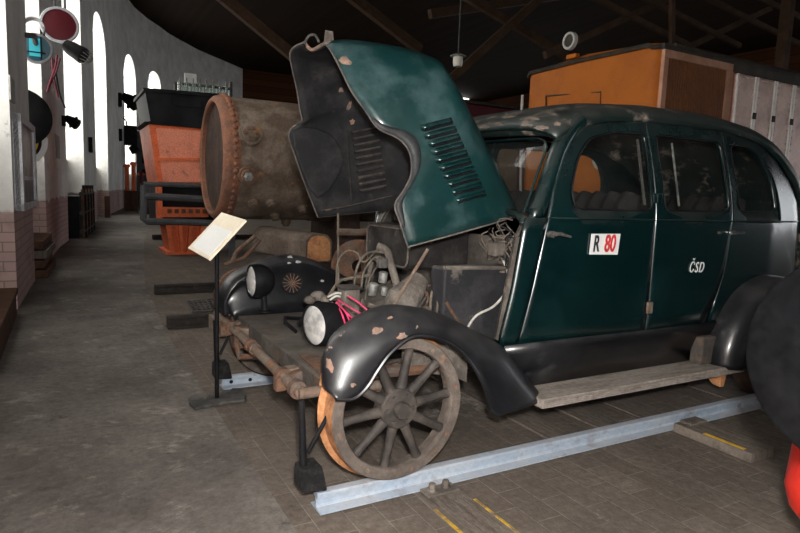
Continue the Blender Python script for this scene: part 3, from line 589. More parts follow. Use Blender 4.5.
# front wings
CR = [(-.325, .49), (-.325, .57), (-.285, .65), (-.21, .70), (-.123, .736), (-.014, .757), (.106, .741), (.223, .705), (.322, .659), (.452, .596), (.568, .523), (.687, .398), (.79, .292)]
LP = [(-.305, .46), (-.235, .452), (-.182, .488), (-.137, .55), (-.085, .61), (0., .660), (.10, .652), (.205, .604), (.28, .535), (.335, .46), (.37, .39), (.40, .315), (.45, .285)]
def wing(sd):
    rows = []
    y0_ = .48 if sd < 0 else .60
    for i, ((xc, zc), (xl, zl)) in enumerate(zip(CR, LP)):
        zi = .465 if zc > .5 else zc - .03; yi = y0_ if i < 9 else y0_ + (.62 - y0_ + .0) * min(1, (i - 8) / 2)
        fx = (.25 if sd < 0 else .04) * max(0, (6 - i) / 6)
        ctl = [(xc + .02 + fx, -yi, zi), (xc + .005 + fx * .85, -(yi + .05), zi + (zc - zi) * .65), (xc + fx * .5, -(yi * .4 + .68 * .6), zc - .028), (xc + fx * .10, -.725, zc), (xc * .8 + xl * .2, -.800, zc - .20 * (zc - zl) - .004), (xc * .38 + xl * .62, -.846, zc * .38 + zl * .62), (xl, -.860, zl)]
        rows.append(crom(ctl, 3))
    n = len(rows[0]); cols = [crom([r[j] for r in rows], 4) for j in range(n)]; rows = [[cols[j][i] for j in range(n)] for i in range(len(cols[0]))]
    mb = MB(); mb.quadgrid(rows)
    if sd > 0:
        mb.mirror_y()
        for v in mb.b.verts: v.co.x = (v.co.x if v.co.x > 0 else v.co.x * 1.28) + .04; v.co.z = .465 + (v.co.z - .465) * 1.17
    o = mb.build('front_wing', [K['fender'], K['dustgrey']], car, smooth=True, solid=(.008, 0))
    e = MB(); e.tube([Vector(r[-1]) * 1 for r in rows], .007, 6)
    if sd > 0:
        e.mirror_y()
        for v in e.b.verts: v.co.x = (v.co.x if v.co.x > 0 else v.co.x * 1.28) + .04; v.co.z = .465 + (v.co.z - .465) * 1.17
    e.build('rolled_lip', K['fender'], o, smooth=True)
    if sd < 0:
        for cx, cz, rr in ((-.315, .53, .035), (-.30, .60, .028)):
            pass
    return o
wn_ = wing(-1); wf_ = wing(1)
# paint chips and scuffs lying on the panels
from mathutils.bvhtree import BVHTree
def patch(o, par, name, m, px, py, rx, ry_, seed=0, n=14, ang=0.):
    bpy.context.view_layer.update(); dg = bpy.context.evaluated_depsgraph_get(); tree = BVHTree.FromObject(o, dg); loc = rootloc(o); rnd = random.Random(seed)
    ring = []
    for fr_ in (0, .5, 1):
        row = []
        for k in range(n):
            a = 2 * PI * k / n; rr = fr_ * (1 if fr_ < 1 else rnd.uniform(.6, 1.15)); u, v = rr * rx * math.cos(a), rr * ry_ * math.sin(a)
            d = ray(px + u * math.cos(ang) - v * math.sin(ang), py + u * math.sin(ang) + v * math.cos(ang)); h = tree.ray_cast(CAM - loc, d.normalized())
            if h[0] is None: return None
            nn = h[1] if h[1].dot(d) < 0 else -h[1]; row.append(h[0] + loc + nn * .0012)
        ring.append(row)
    if max((p - ring[0][0]).length for p in ring[2]) > .25: return None
    b = MB(); b.quadgrid(ring, True); bmesh.ops.remove_doubles(b.b, verts=b.b.verts, dist=1e-5); return b.build(name, m, par, smooth=True)
for i, (px, py, rx, ry_) in enumerate(((377, 331, 6, 4), (402, 336, 6, 3.5), (353, 385, 3, 2.5), (330, 366, 4, 8), (342, 398, 9, 2), (463, 326, 6, 2.5), (390, 318, 3, 1.5))): patch(wn_, wn_, 'paint_chip', K['chip'], px, py, rx, ry_, i, ang=-.3)
for i, (px, py, rx, ry_) in enumerate(((298, 262, 3, 1.5), (290, 257, 3, 1.5), (289, 263, 2, 1), (322, 281, 2.5, 1.2))): patch(wf_, wf_, 'paint_chip', K['palegrey'], px, py, rx, ry_, i)
for i, (px, py, rx, ry_, mm) in enumerate(((345, 61, 7, 4.5, 'chip'), (337, 74, 5, 8, 'black'), (341, 90, 2.5, 3, 'chip'), (352, 122, 3, 3, 'chip'), (396, 211, 2.5, 6, 'black'), (405, 240, 4, 5, 'chip'), (349, 106, 2, 6, 'chip'))): patch(hood, hood, 'bare_patch', K[mm], px, py, rx, ry_, i, ang=.4)
for i, (px, py, rx, ry_) in enumerate(((484, 127, 6, 2), (497, 124, 8, 2.2), (512, 128, 9, 2.5), (526, 125, 7, 2), (541, 128, 8, 2.5), (533, 119, 7, 1.6), (508, 117, 8, 1.5), (557, 124, 4, 2.5), (555, 115, 6, 1.2))): patch(roof_, roof_, 'peeling_patch', K['peel'], px, py, rx, ry_, i + 20)
# mesh of the horn on the far wing
p = ony(293, 283, .50); h = MB(); h.lathe([(.0001, -.02), (.03, -.018), (.058, -.006), (.062, .015), (.0001, .015)], p, (-.55, -.8, .1), 20); ho = h.build('horn', K['blackmetal'], car, smooth=True)
g = MB()
for k in range(14):
    a = 2 * PI * k / 14; ax = Vector((-.55, -.8, .1)).normalized(); u = ax.cross(Vector((0, 0, 1))).normalized(); v = ax.cross(u); q = Vector(p) + ax * .016
    g.tube([q, q + (u * math.cos(a) + v * math.sin(a)) * .055 - ax * -.004], .003, 4)
g.build('horn_grille', K['rust'], ho)
# headlamps
def headlamp(c, r, foot, far=False):
    c = Vector(c); k_ = .68 if far else 1; ax = Vector((1, .04 if far else .26, .0)).normalized(); o = MB()
    o.lathe([(r * 1.0, -.012), (r * 1.06, 0), (r * 1.08, .02), (r * 1.08, .05 * k_), (r * 1.0, .09 * k_), (r * .80, .13 * k_), (r * .5, .16 * k_), (.0001, .175 * k_)], c, ax, 28); sh = o.build('headlamp', K['blackmetal'], car, smooth=True)
    o = MB(); o.lathe([(.0001, -.028), (r * .4, -.025), (r * .8, -.016), (r * .97, -.006)], c, ax, 28); o.build('headlamp_lens', K['lens'], sh, smooth=True)
    o = MB(); o.lathe([(r * .95, -.012), (r * 1.04, -.012), (r * 1.06, .0), (r * .98, .0)], c, ax, 28, True); o.build('headlamp_rim', K['blackmetal'], sh, smooth=True)
    o = MB(); o.tube([c + Vector((.06, 0, -r * .9)), Vector(foot)], .015, 10); o.lathe([(.035, 0), (.035, .008), (.0001, .012)], foot, (0, 0, 1), 14); o.build('headlamp_post', K['blackmetal'], sh, smooth=True)
headlamp(ony(316, 325, -.46), .086, ony(336, 362, -.44)); headlamp(ony(253, 281, .40), .085, ony(265, 312, .40), True)
# front deck plate, cross tube, chassis
p = [onz(232, 305, .47), onz(322, 377, .47), onz(352, 335, .47), onz(330, 315, .47), onz(300, 292, .47)]
d = MB(); d.prism([(-.27, -.66), (-.29, .74), (.20, .74), (.20, -.48)], lambda x, y: (x, y, .462 + .012 * math.sin(4 * y)), lambda x, y: (x, y, .474 + .012 * math.sin(4 * y))); d.build('front_deck_plate', K['deck'], car, bevel=.004)
d = MB(); d.box((-.29, -.66, .40), (-.272, .74, .475)); d.build('deck_front_edge', K['deck'], car)
d = MB(); d.hexa([(-.27, -.66, .475), (-.05, -.66, .475), (-.06, -.54, .475), (-.25, -.30, .475), (-.27, -.66, .485), (-.05, -.66, .488), (-.06, -.54, .488), (-.25, -.30, .485)]); d.build('rusty_corner_patch', K['rust'], car)
for sd in (-1, 1):
    t = MB(); t.box((-.34, sd * .40 - .03, .385), (3.1, sd * .40 + .03, .455)); t.build('chassis_rail', K['rustgrey'], car, bevel=.006)
tb = MB(); ta_, tb_ = onz(217, 313, .425), onz(301, 393, .425); tb.tube([ta_, ta_.lerp(tb_, .5), tb_], .023, 12); ct = tb.build('front_cross_tube', K['rustgrey'], car, smooth=True); ct['label'] = 'rusty tube across the front'
for yy, rr in ((.55, .034), (.12, .032), (.05, .03), (-.42, .036), (-.60, .036)):
    t = MB(); t.lathe([(rr, -.02), (rr, .02), (.02, .021), (.02, -.021)], tb_.lerp(ta_, (yy - tb_.y) / (ta_.y - tb_.y)), (0, 1, 0), 14, True); t.build('tube_collar', K['rust'], ct, smooth=True)
for yy in (.58, -.44):
    t = MB(); t.hexa([(-.40, yy - .025, .37), (-.20, yy - .04, .39), (-.20, yy + .04, .39), (-.40, yy + .025, .37), (-.40, yy - .025, .43), (-.20, yy - .04, .47), (-.20, yy + .04, .47), (-.40, yy + .025, .43)]); t.build('dumb_iron', K['rust'], car, bevel=.01)
t = MB(); t.tube([tb_ + Vector((-.012, -.01, 0)), tb_ + Vector((.10, -.02, .005)), tb_ + Vector((.22, -.03, .0)), (-.02, -.64, .41)], .022, 10); t.build('side_stub_tube', K['rustgrey'], car, smooth=True)
t = MB(); t.hexa([(-.30, -.68, .45), (-.22, -.70, .45), (-.20, -.66, .45), (-.28, -.62, .45), (-.27, -.70, .57), (-.24, -.71, .58), (-.22, -.66, .58), (-.25, -.64, .56)]); t.build('wing_bracket', K['rustorange'], car, bevel=.008)
t = MB(); t.tube([(-.02, .30, .50), (-.14, .22, .53), (-.145, .20, .51), (-.12, .10, .48)], .010, 8); t.build('small_bent_bar', K['blackmetal'], car, smooth=True)
t = MB(); t.ball((.02, .25, .48), .075, 16, (1.1, 1.3, .5)); t.build('dark_housing', K['black'], car, smooth=True)
for i, (px, py, yy, r) in enumerate(((318, 296, .1, .035), (327, 300, .05, .03), (336, 296, .0, .032), (310, 300, .12, .026))):
    q = ony(px, py, .12 - .05 * i); t = MB(); t.ball(q, r, 10, (1.2, 1, .8)); t.build('rag_lump', K['dustgrey'], car, smooth=True)
t = MB(); t.tube([(-.375, .30, .40), (-.36, .30, .32), (-.20, .34, .30)], .016, 8); t.tube([(-.33, .42, .46), (-.33, .42, .34)], .03, 10); t.build('coupling_hook', K['rust'], car, smooth=True)
# rail sweepers at the front corners
def sweeper(sd):
    y = sd * .74; t = MB(); t.tube([(-.39, y, .43), (-.378, y, .16)], [.012, .016], 8); r = t.build('sweeper_rod', K['blackmetal'], car, smooth=True)
    t = MB(); t.tube([(-.27, y + .02 * sd, .40), (-.362, y, .22)], .009, 8); t.build('sweeper_brace', K['blackmetal'], r, smooth=True)
    t = MB(); t.hexa([(-.40, y - .05, .085), (-.30, y - .06, .08), (-.30, y + .055, .08), (-.40, y + .05, .085), (-.40, y - .045, .175), (-.32, y - .05, .18), (-.32, y + .05, .18), (-.40, y + .045, .175)]); t.build('sweeper_block', K['axleblack'], r, bevel=.01)
sweeper(-1); sweeper(1)
# engine compartment
fw = MB(); fw.prismx([(-.70, .50), (.70, .50), (.70, 1.07), (.5, 1.12), (-.5, 1.12), (-.70, 1.07)], .80, .815); fw.build('firewall', K['deck'], car)
for sd in (-1, 1):
    f = MB(); pts = [(.556, .56), (.598, .79), (.640, 1.03), (.68, 1.10)]
    f.quadgrid([[(x - .006, sd * .715, z), (x + .005, sd * .655, z), (x + .02, sd * .655, z), (x + .010, sd * .715, z)] for x, z in pts], True); f.build('cowl_flange', K['dustgrey'], car)
    f = MB(); f.quadgrid([[(x, sd * .66, z), (.81, sd * .66, z)] for x, z in pts]); f.build('cowl_inner_side', K['bay'], car, solid=(.01, 0))
bx = MB(); bx.box((.40, -.46, .46), (.80, -.34, .865)); fb = bx.build('footwell_box', K['bayblue'], car, bevel=.012)
t = MB(); t.tube([(.395, -.465, .868), (.60, -.468, .862), (.79, -.468, .855)], .010, 6); t.build('box_top_seam', K['dustgrey'], fb)
tk = MB(); tk.prismx([tuple(q) for q in rrect(-.10, .80, .42, 1.03, .05)], .42, .79); tko = tk.build('fuel_tank', K['bay'], car, smooth=False, bevel=.008)
t = MB(); t.tube([(.416, a, z) for a, z in rrect(-.085, .815, .405, 1.015, .05)] + [(.416, rrect(-.085, .815, .405, 1.015, .05)[0][0], rrect(-.085, .815, .405, 1.015, .05)[0][1])], .005, 6); t.build('tank_seam', K['dustgrey'], tko, smooth=True)
en = MB(); en.hexa([(.10, -.18, .46), (.42, -.22, .46), (.42, .2, .46), (.10, .18, .46), (.13, -.13, .62), (.42, -.18, .72), (.42, .16, .72), (.13, .13, .62)]); eng = en.build('gearbox_casing', K['bay'], car, bevel=.03)
t = MB(); c0 = ony(402, 318, -.30); t.tube([(c0.x - .05, -.30, .52), ony(404, 298, -.30), ony(420, 280, -.27)], [.10, .085, .05], 18); t.build('bell_housing', K['dustgrey'], car, smooth=True)
t = MB(); t.tube(crom([ony(378, 246, -.02), ony(387, 251, -.06), ony(392, 268, -.12), ony(398, 290, -.16), ony(402, 308, -.18)], 5), .020, 10); t.build('intake_hose', K['dustgrey'], car, smooth=True)
for i, (px, py, y, r, hgt, lb) in enumerate(((373, 289, -.15, .025, .034, 'carburettor_bowl'), (383, 277, -.14, .022, .03, 'carburettor_body'), (384, 291, -.17, .018, .024, 'fuel_pump'), (389, 300, -.2, .024, .014, 'pump_cover'))):
    q = ony(px, py, y); t = MB(); t.lathe([(.0001, -hgt), (r * .8, -hgt), (r, -hgt * .7), (r, hgt * .5), (r * 1.1, hgt * .55), (r * 1.1, hgt * .75), (r * .5, hgt), (.0001, hgt)], q, (.1, 0, 1), 16); t.build(lb, K['silver'], car, smooth=True)
q = ony(382, 262, -.12); t = MB(); t.box((q.x - .025, q.y - .02, q.z - .03), (q.x + .025, q.y + .02, q.z + .02)); t.build('choke_block', K['castiron'], car, bevel=.006)
q = ony(349, 300, -.20); t = MB(); t.box((q.x - .045, -.25, .48), (q.x + .035, -.16, .745)); rb = t.build('regulator_box', K['dustgrey'], car, bevel=.006)
t = MB(); t.box((q.x - .055, -.26, .745), (q.x + .045, -.15, .757)); t.build('box_lid', K['bay'], rb, bevel=.004)
cables = [([(336, 285, .2), (338, 262, .15), (347, 251, .1), (357, 253, .05), (364, 262, 0), (378, 249, -.02)], .005, 'cable'), ([(354, 288, -.1), (357, 268, -.1), (366, 254, -.05), (380, 252, -.03), (390, 255, -.03)], .006, 'cable'), ([(361, 290, -.12), (364, 272, -.12), (374, 258, -.08), (384, 258, -.06)], .005, 'cable'),
          ([(365, 300, -.18), (368, 284, -.15), (376, 268, -.12), (384, 262, -.08)], .004, 'cable'), ([(436, 320, -.44), (438, 298, -.40), (436, 280, -.30), (444, 268, -.30), (456, 268, -.30)], .006, 'cable'), ([(430, 312, -.40), (432, 292, -.36), (440, 272, -.32), (450, 266, -.30), (480, 270, -.40), (505, 272, -.47)], .007, 'cable'),
          ([(465, 332, -.48), (476, 316, -.49), (494, 306, -.49), (507, 290, -.49), (508, 275, -.48), (504, 262, -.45), (498, 255, -.4)], .006, 'whitewire'), ([(420, 315, -.36), (428, 300, -.34), (424, 288, -.32), (432, 285, -.30)], .005, 'rust'), ([(446, 302, -.46), (456, 318, -.47), (466, 330, -.48)], .008, 'rust')]
for pts, r, mm in cables:
    t = MB(); t.tube(crom([ony(*p) for p in pts], 6), r, 6); t.build('engine_cable', K[mm], car, smooth=True)
for k in range(26):
    a = random.uniform(0, 6.28); c0 = Vector((.74 + random.uniform(-.04, .03), random.uniform(-.60, -.36), random.uniform(.93, 1.04))); R1, R2 = random.uniform(.03, .085), random.uniform(.03, .07); tl = random.uniform(-.5, .5)
    pts = [c0 + Vector((.03 * math.sin(t * 2 + a), R1 * math.cos(t + a), R2 * math.sin(t + a) + tl * .03 * math.cos(t))) for t in [j * .45 for j in range(random.randint(8, 14))]]
    t = MB(); t.tube(pts, .0034, 5); t.build('loose_wire', K[random.choice(['cable', 'cable', 'dustgrey', 'inner'])], car, smooth=True)
q = ony(496, 249, -.5); t = MB(); t.hexa([(q.x - .03, q.y - .03, q.z - .035), (q.x + .03, q.y - .03, q.z - .03), (q.x + .03, q.y + .03, q.z - .03), (q.x - .03, q.y + .03, q.z - .035), (q.x - .025, q.y - .03, q.z + .03), (q.x + .035, q.y - .03, q.z + .035), (q.x + .035, q.y + .03, q.z + .035), (q.x - .025, q.y + .03, q.z + .03)]); t.build('junction_box', K['dustgrey'], car, bevel=.008)
for pts in ([(348, 296, -.40), (358, 302, -.44), (366, 309, -.48), (372, 315, -.48)], [(338, 300, -.40), (348, 306, -.46), (358, 312, -.50), (368, 317, -.50)], [(336, 303, -.42), (344, 310, -.54), (349, 320, -.56), (348, 329, -.54)], [(337, 302, -.42), (346, 312, -.55), (352, 318, -.56), (357, 325, -.54)], [(337, 304, -.42), (342, 314, -.55), (345, 324, -.56), (344, 330, -.55)]):
    t = MB(); t.tube(crom([ony(*p) for p in pts], 5), .0038, 6); t.build('pink_wire', K['pink'], car, smooth=True)['label'] = 'bright pink wire'
for pts in ([(330, 300, -.2), (337, 296, -.2), (346, 300, -.2), (340, 306, -.25), (332, 303, -.22)], [(328, 297, -.15), (338, 293, -.2), (350, 297, -.22)]):
    t = MB(); t.tube(crom([ony(*p) for p in pts], 5), .005, 6); t.build('loose_wire', K['whitewire'], car, smooth=True)
rnd = random.Random(3)
for k in range(26):
    c0 = Vector((rnd.uniform(.08, .62), rnd.uniform(-.36, .25), rnd.uniform(.48, .62))); d1 = Vector((rnd.uniform(-.12, .12), rnd.uniform(-.10, .10), rnd.uniform(0, .13))); d2 = d1 + Vector((rnd.uniform(-.10, .14), rnd.uniform(-.08, .08), rnd.uniform(-.08, .06)))
    t = MB(); t.tube(crom([c0, c0 + d1 * .6 + Vector((0, 0, .03)), c0 + d1, c0 + d2], 4), rnd.choice([.005, .007, .009, .013]), 6); t.build('engine_pipe', K[rnd.choice(['rust', 'dustgrey', 'castiron', 'bay', 'cable'])], car, smooth=True)
# apron, running board
ap = MB(); ap.quadgrid([[(x, -.735, .545), (x, -.728, .50), (x, -.70, .42), (x, -.665, .315)] for x in (.56, 1.1, 1.6, 2.08)]); ap.build('side_apron', K['black'], car, smooth=True, solid=(.012, 0)); 
ap = MB(); ap.quadgrid([[(x, .735, .545), (x, .728, .50), (x, .70, .42), (x, .665, .315)] for x in (.56, 1.1, 1.6, 2.08)]); ap.build('side_apron', K['black'], car, smooth=True, solid=(.012, 0))
def runboard(sd):
    rbm = MB(); rbm.box((.70, min(sd * .845, sd * .655), .268), (2.20, max(sd * .845, sd * .655), .312)); o = rbm.build('running_board', K['wood'], car, bevel=.006); o['label'] = 'worn grey plank running board'
    for k in range(4):
        t = MB(); t.tube([(.70, sd * .8475, .276 + .009 * k), (2.20, sd * .8475, .276 + .009 * k)], .0042, 6); t.build('edge_rib', K['wood'], o)
    return o
rbo = runboard(-1); runboard(1)
t = MB(); t.box((1.93, -.765, .313), (2.06, -.69, .47)); t.build('step_block', K['deck'], car, bevel=.01)
t = MB(); t.hexa([(2.09, -.79, .175), (2.125, -.79, .175), (2.125, -.74, .18), (2.09, -.74, .18), (2.07, -.80, .267), (2.13, -.80, .267), (2.13, -.66, .267), (2.07, -.66, .267)]); t.build('step_bracket', K['rustorange'], car, bevel=.005)
# rear wing
RC = [(2.02, .30), (2.035, .42), (2.085, .555), (2.16, .655), (2.27, .73), (2.45, .785), (2.64, .785), (2.82, .74), (2.97, .65), (3.10, .52), (3.17, .38)]
RL = [(2.14, .30), (2.15, .40), (2.18, .49), (2.23, .57), (2.30, .63), (2.41, .675), (2.54, .68), (2.70, .645), (2.86, .57), (2.98, .45), (3.05, .34)]
for sd in (-1, 1):
    rows = [crom([(xc * .9 + xl * .1, -.62, zc - .01), (xc, -.72, zc), (xc * .9 + xl * .1, -.83, zc - .1 * (zc - zl)), (xc * .4 + xl * .6, -.885, zc * .4 + zl * .6), (xl, -.895, zl)], 4) for (xc, zc), (xl, zl) in zip(RC, RL)]
    cols = [crom([r[j] for r in rows], 4) for j in range(len(rows[0]))]; rows = [[cols[j][i] for j in range(len(cols))] for i in range(len(cols[0]))]
    mb = MB(); mb.quadgrid(rows)
    if sd > 0: mb.mirror_y()
    mb.build('rear_wing', K['black'], car, smooth=True, solid=(.008, 0))
# wheels (flanged, ten spokes)
def wheel(x, sd, tm='rustorange'):
    zc = .076 + .287; f = sd; y0 = sd * .815
    def L(prof, name, m, par, n=48, close=False):
        b = MB(); b.lathe(prof, (x, y0, zc), (0, -sd, 0), n, close); return b.build(name, m, par, smooth=True)
    hub = L([(.0001, -.03), (.030, -.03), (.034, -.022), (.034, .0), (.075, .002), (.082, .01), (.082, .07), (.0001, .07)], 'wheel_hub', K['spoke'], car, 24)
    ty = L([(.287, .004), (.283, 0), (.244, 0), (.240, .006), (.240, .03), (.255, .04), (.255, .085), (.300, .105), (.308, .100), (.310, .092), (.300, .082), (.290, .075)], 'wheel_tyre', [K['wheel'], K[tm]], hub, 64, True)
    for p in ty.data.polygons:
        c = p.center + rootloc(car); r = math.hypot(c.x - x, c.z - zc)
        if r > .2862: p.material_index = 1
    for k in range(10):
        a = 2 * PI * (k + .18) / 10; u = Vector((math.cos(a), 0, math.sin(a))); c0 = Vector((x, y0 - sd * .03, zc))
        b = MB(); b.tube([c0 + u * .06, c0 + u * .12, c0 + u * .2, c0 + u * .243], [.025, .020, .017, .021], 10); b.build('wheel_spoke', K['spoke'], hub, smooth=True)
    for k in range(8):
        a = 2 * PI * (k + .3) / 8; b = MB(); b.lathe([(.0001, -.006), (.008, -.005), (.009, .001)], (x + .262 * math.cos(a), y0, zc + .262 * math.sin(a)), (0, -sd, 0), 8); b.build('rim_bolt', K['rustgrey'], hub, smooth=True)
    for k in range(6):
        a = 2 * PI * k / 6; b = MB(); b.lathe([(.0001, -.008), (.008, -.008), (.009, .003)], (x + .058 * math.cos(a), y0 - sd * .002, zc + .058 * math.sin(a)), (0, -sd, 0), 6); b.build('hub_bolt', K['castiron'], hub, smooth=True)
wheel(-.01, -1); wheel(-.01, 1, 'darkfill'); wheel(2.58, -1, 'darkfill'); wheel(2.58, 1, 'darkfill')
for xx in (-.01, 2.58):
    t = MB(); t.tube([(xx, -.75, .363), (xx, .75, .363)], .035, 12); t.build('axle', K['rust'], car, smooth=True)
t = MB()
for kx in (-.40, .40): t.tube(crom([(-.30, kx, .42), (-.01, kx, .405), (.36, kx, .42)], 5), .024, 6)
t.build('leaf_spring', K['rust'], car)
t = MB(); t.tube([(.15, -.52, .44), (.45, -.54, .40)], .03, 8); t.tube([(-.05, -.62, .46), (.30, -.60, .44)], .028, 8); t.build('steering_rod', K['rust'], car, smooth=True)
t = MB(); t.quadgrid([[(.10, -.62, .62), (.10, -.62, .45)], [(.36, -.62, .56), (.36, -.62, .40)], [(.44, -.62, .48), (.44, -.62, .36)]]); t.build('splash_plate', K['dustgrey'], car, solid=(.008, 0))

# ================================================================== INFORMATION STAND
bz = Vector((-.416, .568, 0)); st = thing('information_stand', 'tilted cream information panel on a thin black post by the front of the car', 'sign', bz)
bp = [(188, 401), (189, 406), (195, 411), (203, 409), (226, 405), (245, 403), (246, 398), (241, 391), (232, 391), (229, 395), (224, 393), (219, 396), (208, 398), (205, 402), (200, 399), (194, 398)]
t = MB(); t.prism([tuple(onz(*q).xy) for q in bp], lambda x, y: (x, y, .0), lambda x, y: (x, y, .02))
t.build('base_plate', K['castiron'], st, bevel=.006)
t = MB(); t.tube([bz + Vector((0, 0, .02)), bz + Vector((0, 0, .92))], .012, 10); t.build('post', K['blackmetal'], st, smooth=True)
c0, c1, c2, c3 = Vector((-.5376, .7499, .8528)), Vector((-.5042, .3485, .8324)), Vector((-.3166, .3537, 1.0367)), Vector((-.3499, .7552, 1.057))
nn = (c1 - c0).cross(c3 - c0).normalized(); nn = nn if nn.z > 0 else -nn
def pp(u, v, h): return (c0.lerp(c1, u)).lerp(c3.lerp(c2, u), v) + nn * h
pn = MB(); pn.hexa([pp(0, 0, -.012), pp(1, 0, -.012), pp(1, 1, -.012), pp(0, 1, -.012), pp(0, 0, 0), pp(1, 0, 0), pp(1, 1, 0), pp(0, 1, 0)]); pn = pn.build('panel', K['paper'], st); pn['label'] = 'cream backing panel'
pa = MB(); pa.hexa([pp(.12, .06, .0005), pp(.94, .06, .0005), pp(.94, .68, .0005), pp(.12, .68, .0005), pp(.12, .06, .003), pp(.94, .06, .003), pp(.94, .68, .003), pp(.12, .68, .003)]); pa.build('white_sheet', K['white'], pn)
t = MB(); t.tube([bz + Vector((0, 0, .90)), pp(.5, .5, -.014)], .012, 8); t.build('panel_bracket', K['blackmetal'], st)

# ================================================================== RUSTY BOILER on the second track
BY, BZ, BR = 3.36, 1.485, .60
bo = thing('boiler', 'large rusty riveted boiler barrel with open end behind the car', 'boiler', (1.6, BY, 0))
t = MB(); t.lathe([(BR - .03, .24), (BR, .24), (BR, 1.15), (BR + .012, 1.15), (BR + .012, 3.2), (.0001, 3.2)], (0, BY, BZ), (1, 0, 0), 56); t.build('barrel', K['boiler'], bo, smooth=True)
t = MB(); t.lathe([(.53, .24), (.53, .135), (.545, .12), (.57, .125), (.595, .15), (.606, .19), (.606, .27), (.58, .275)], (0, BY, BZ), (1, 0, 0), 56, True); rg = t.build('end_ring', K['boilerend'], bo, smooth=True); rg['label'] = 'orange-rust end ring'
t = MB(); t.lathe([(.0001, .18), (.531, .175)], (0, BY, BZ), (1, 0, 0), 40); t.build('hollow_darkness', K['darkfill'], bo, smooth=True)  # dark disc in place of the shadowed hollow inside the ring
for k in range(56):
    a = 2 * PI * k / 56; 
    if math.cos(a) > .75: continue
    v = Vector((0, math.cos(a), math.sin(a))); t = MB(); t.lathe([(.0001, .024), (.02, .018), (.027, 0)], Vector((.225, BY, BZ)) + v * (BR + .004), v, 8); t.build('rivet', K['boilerend'], bo, smooth=True)
def oncyl(px, py):
    d = ray(px, py); a = d.y ** 2 + d.z ** 2; o = Vector((0, CAM.y - BY, CAM.z - BZ)); bb = d.y * o.y + d.z * o.z; cc = o.y ** 2 + o.z ** 2 - BR ** 2; di = max(0, bb * bb - a * cc); return CAM + d * ((-bb - math.sqrt(di)) / a)
for px, py, r, nm, hh in ((250, 135, .105, 'flanged_fitting', .03), (247, 175, .085, 'washout_plug', .035), (253, 203, .052, 'boss', .035), (271, 203, .052, 'boss', .035), (275, 215, .05, 'boss', .035), (286, 221, .045, 'boss', .035), (302, 208, .05, 'boss', .035)):
    p = oncyl(px, py); v = (p - Vector((p.x, BY, BZ))).normalized(); t = MB()
    t.lathe([(r * 1.1, -.02), (r * 1.05, hh * .4), (r, hh), (r * .75, hh * 1.05), (r * .7, hh * 1.5), (r * .3, hh * 1.6), (.0001, hh * 1.6)], p, v, 20); o = t.build(nm, K['boiler'] if nm != 'washout_plug' else K['rust'], bo, smooth=True)
    if nm == 'washout_plug': t = MB(); t.lathe([(.0001, .10), (.035, .10), (.045, .05)], p, v, 6); t.build('square_nut', K['silver'], o)
    if nm == 'flanged_fitting':
        for k in range(6): a = k * PI / 3; u = v.cross(Vector((1, 0, 0))).normalized(); q = p + (Vector((1, 0, 0)) * math.cos(a) + u * math.sin(a)) * .05; t = MB(); t.lathe([(.0001, .06), (.014, .06), (.016, .03)], q, v, 6); t.build('stud', K['rust'], o)
for xx in (1.45, 2.7):
    t = MB(); t.hexa([(xx - .12, BY - .5, .11), (xx + .12, BY - .5, .11), (xx + .12, BY + .5, .11), (xx - .12, BY + .5, .11), (xx - .10, BY - .42, 1.06), (xx + .10, BY - .42, 1.06), (xx + .10, BY + .42, 1.06), (xx - .10, BY + .42, 1.06)]); t.build('saddle', K['darkfill'], bo)
# block with an orange end
a = ony(319, 249, 2.35); tk = thing('steel_casting', 'dusty brown steel block with an orange rusty end under the boiler', 'casting', (a.x - .02, 2.6, .11))
t = MB(); t.prism(roundpoly([(-.11, -.105), (.11, -.105), (.11, .07), (.06, .12), (-.06, .12), (-.11, .07)], .03), lambda x, z: (a.x + x * 1.15, 2.35, a.z + z * 1.15), lambda x, z: (a.x - .30 + x * 1.15, 3.0, a.z + .03 + z * 1.15)); t.build('block', K['rust2'], tk, smooth=True)
t = MB(); t.prism(roundpoly([(-.10, -.10), (.10, -.10), (.10, .06), (.055, .11), (-.055, .11), (-.10, .06)], .03), lambda x, z: (a.x + x * 1.1, 2.345, a.z + z * 1.1), lambda x, z: (a.x + x * 1.1, 2.353, a.z + z * 1.1)); t.build('end_face', K['rustorange'], tk)
t = MB(); t.box((a.x - .2, 2.62, .0), (a.x + .06, 2.84, a.z - .10)); t.build('foot', K['rust'], tk)
# gear with crank near the boiler
gm = thing('winch_gear', 'rusty hand winch with a curved rim and slotted crank behind the far wing', 'winch', (.2, 2.35, 0))
p = ony(243, 280, 2.25); t = MB(); t.lathe([(.20, -.03), (.25, -.035), (.255, .03), (.20, .03)], (p.x - .02, 2.1, .30), (.25, 1, 0), 36, True); t.build('rim', K['rust'], gm, smooth=True)
t = MB(); t.lathe([(.0001, -.1), (.06, -.1), (.13, -.06), (.22, .0), (.25, .15), (.0001, .2)], (p.x + .18, 2.25, .37), (.1, -1, .1), 24); t.build('drum', K['castiron'], gm, smooth=True)
t = MB(); q0, q1 = ony(232, 262, 2.05), ony(256, 240, 2.05); t.tube([q0 + Vector((-.06, 0, -.02)), q0, q0.lerp(q1, .3) + Vector((-.02, 0, .03)), q1 + Vector((-.01, 0, .03)), q1 + Vector((.03, 0, .0)), q0.lerp(q1, .35) + Vector((.03, 0, -.03)), q0], .018, 8); t.build('slotted_crank', K['rust'], gm, smooth=True)
t = MB(); t.box((p.x - .25, 2.0, 0), (p.x + .45, 2.42, .12)); t.build('bed', K['rustgrey'], gm, bevel=.01)
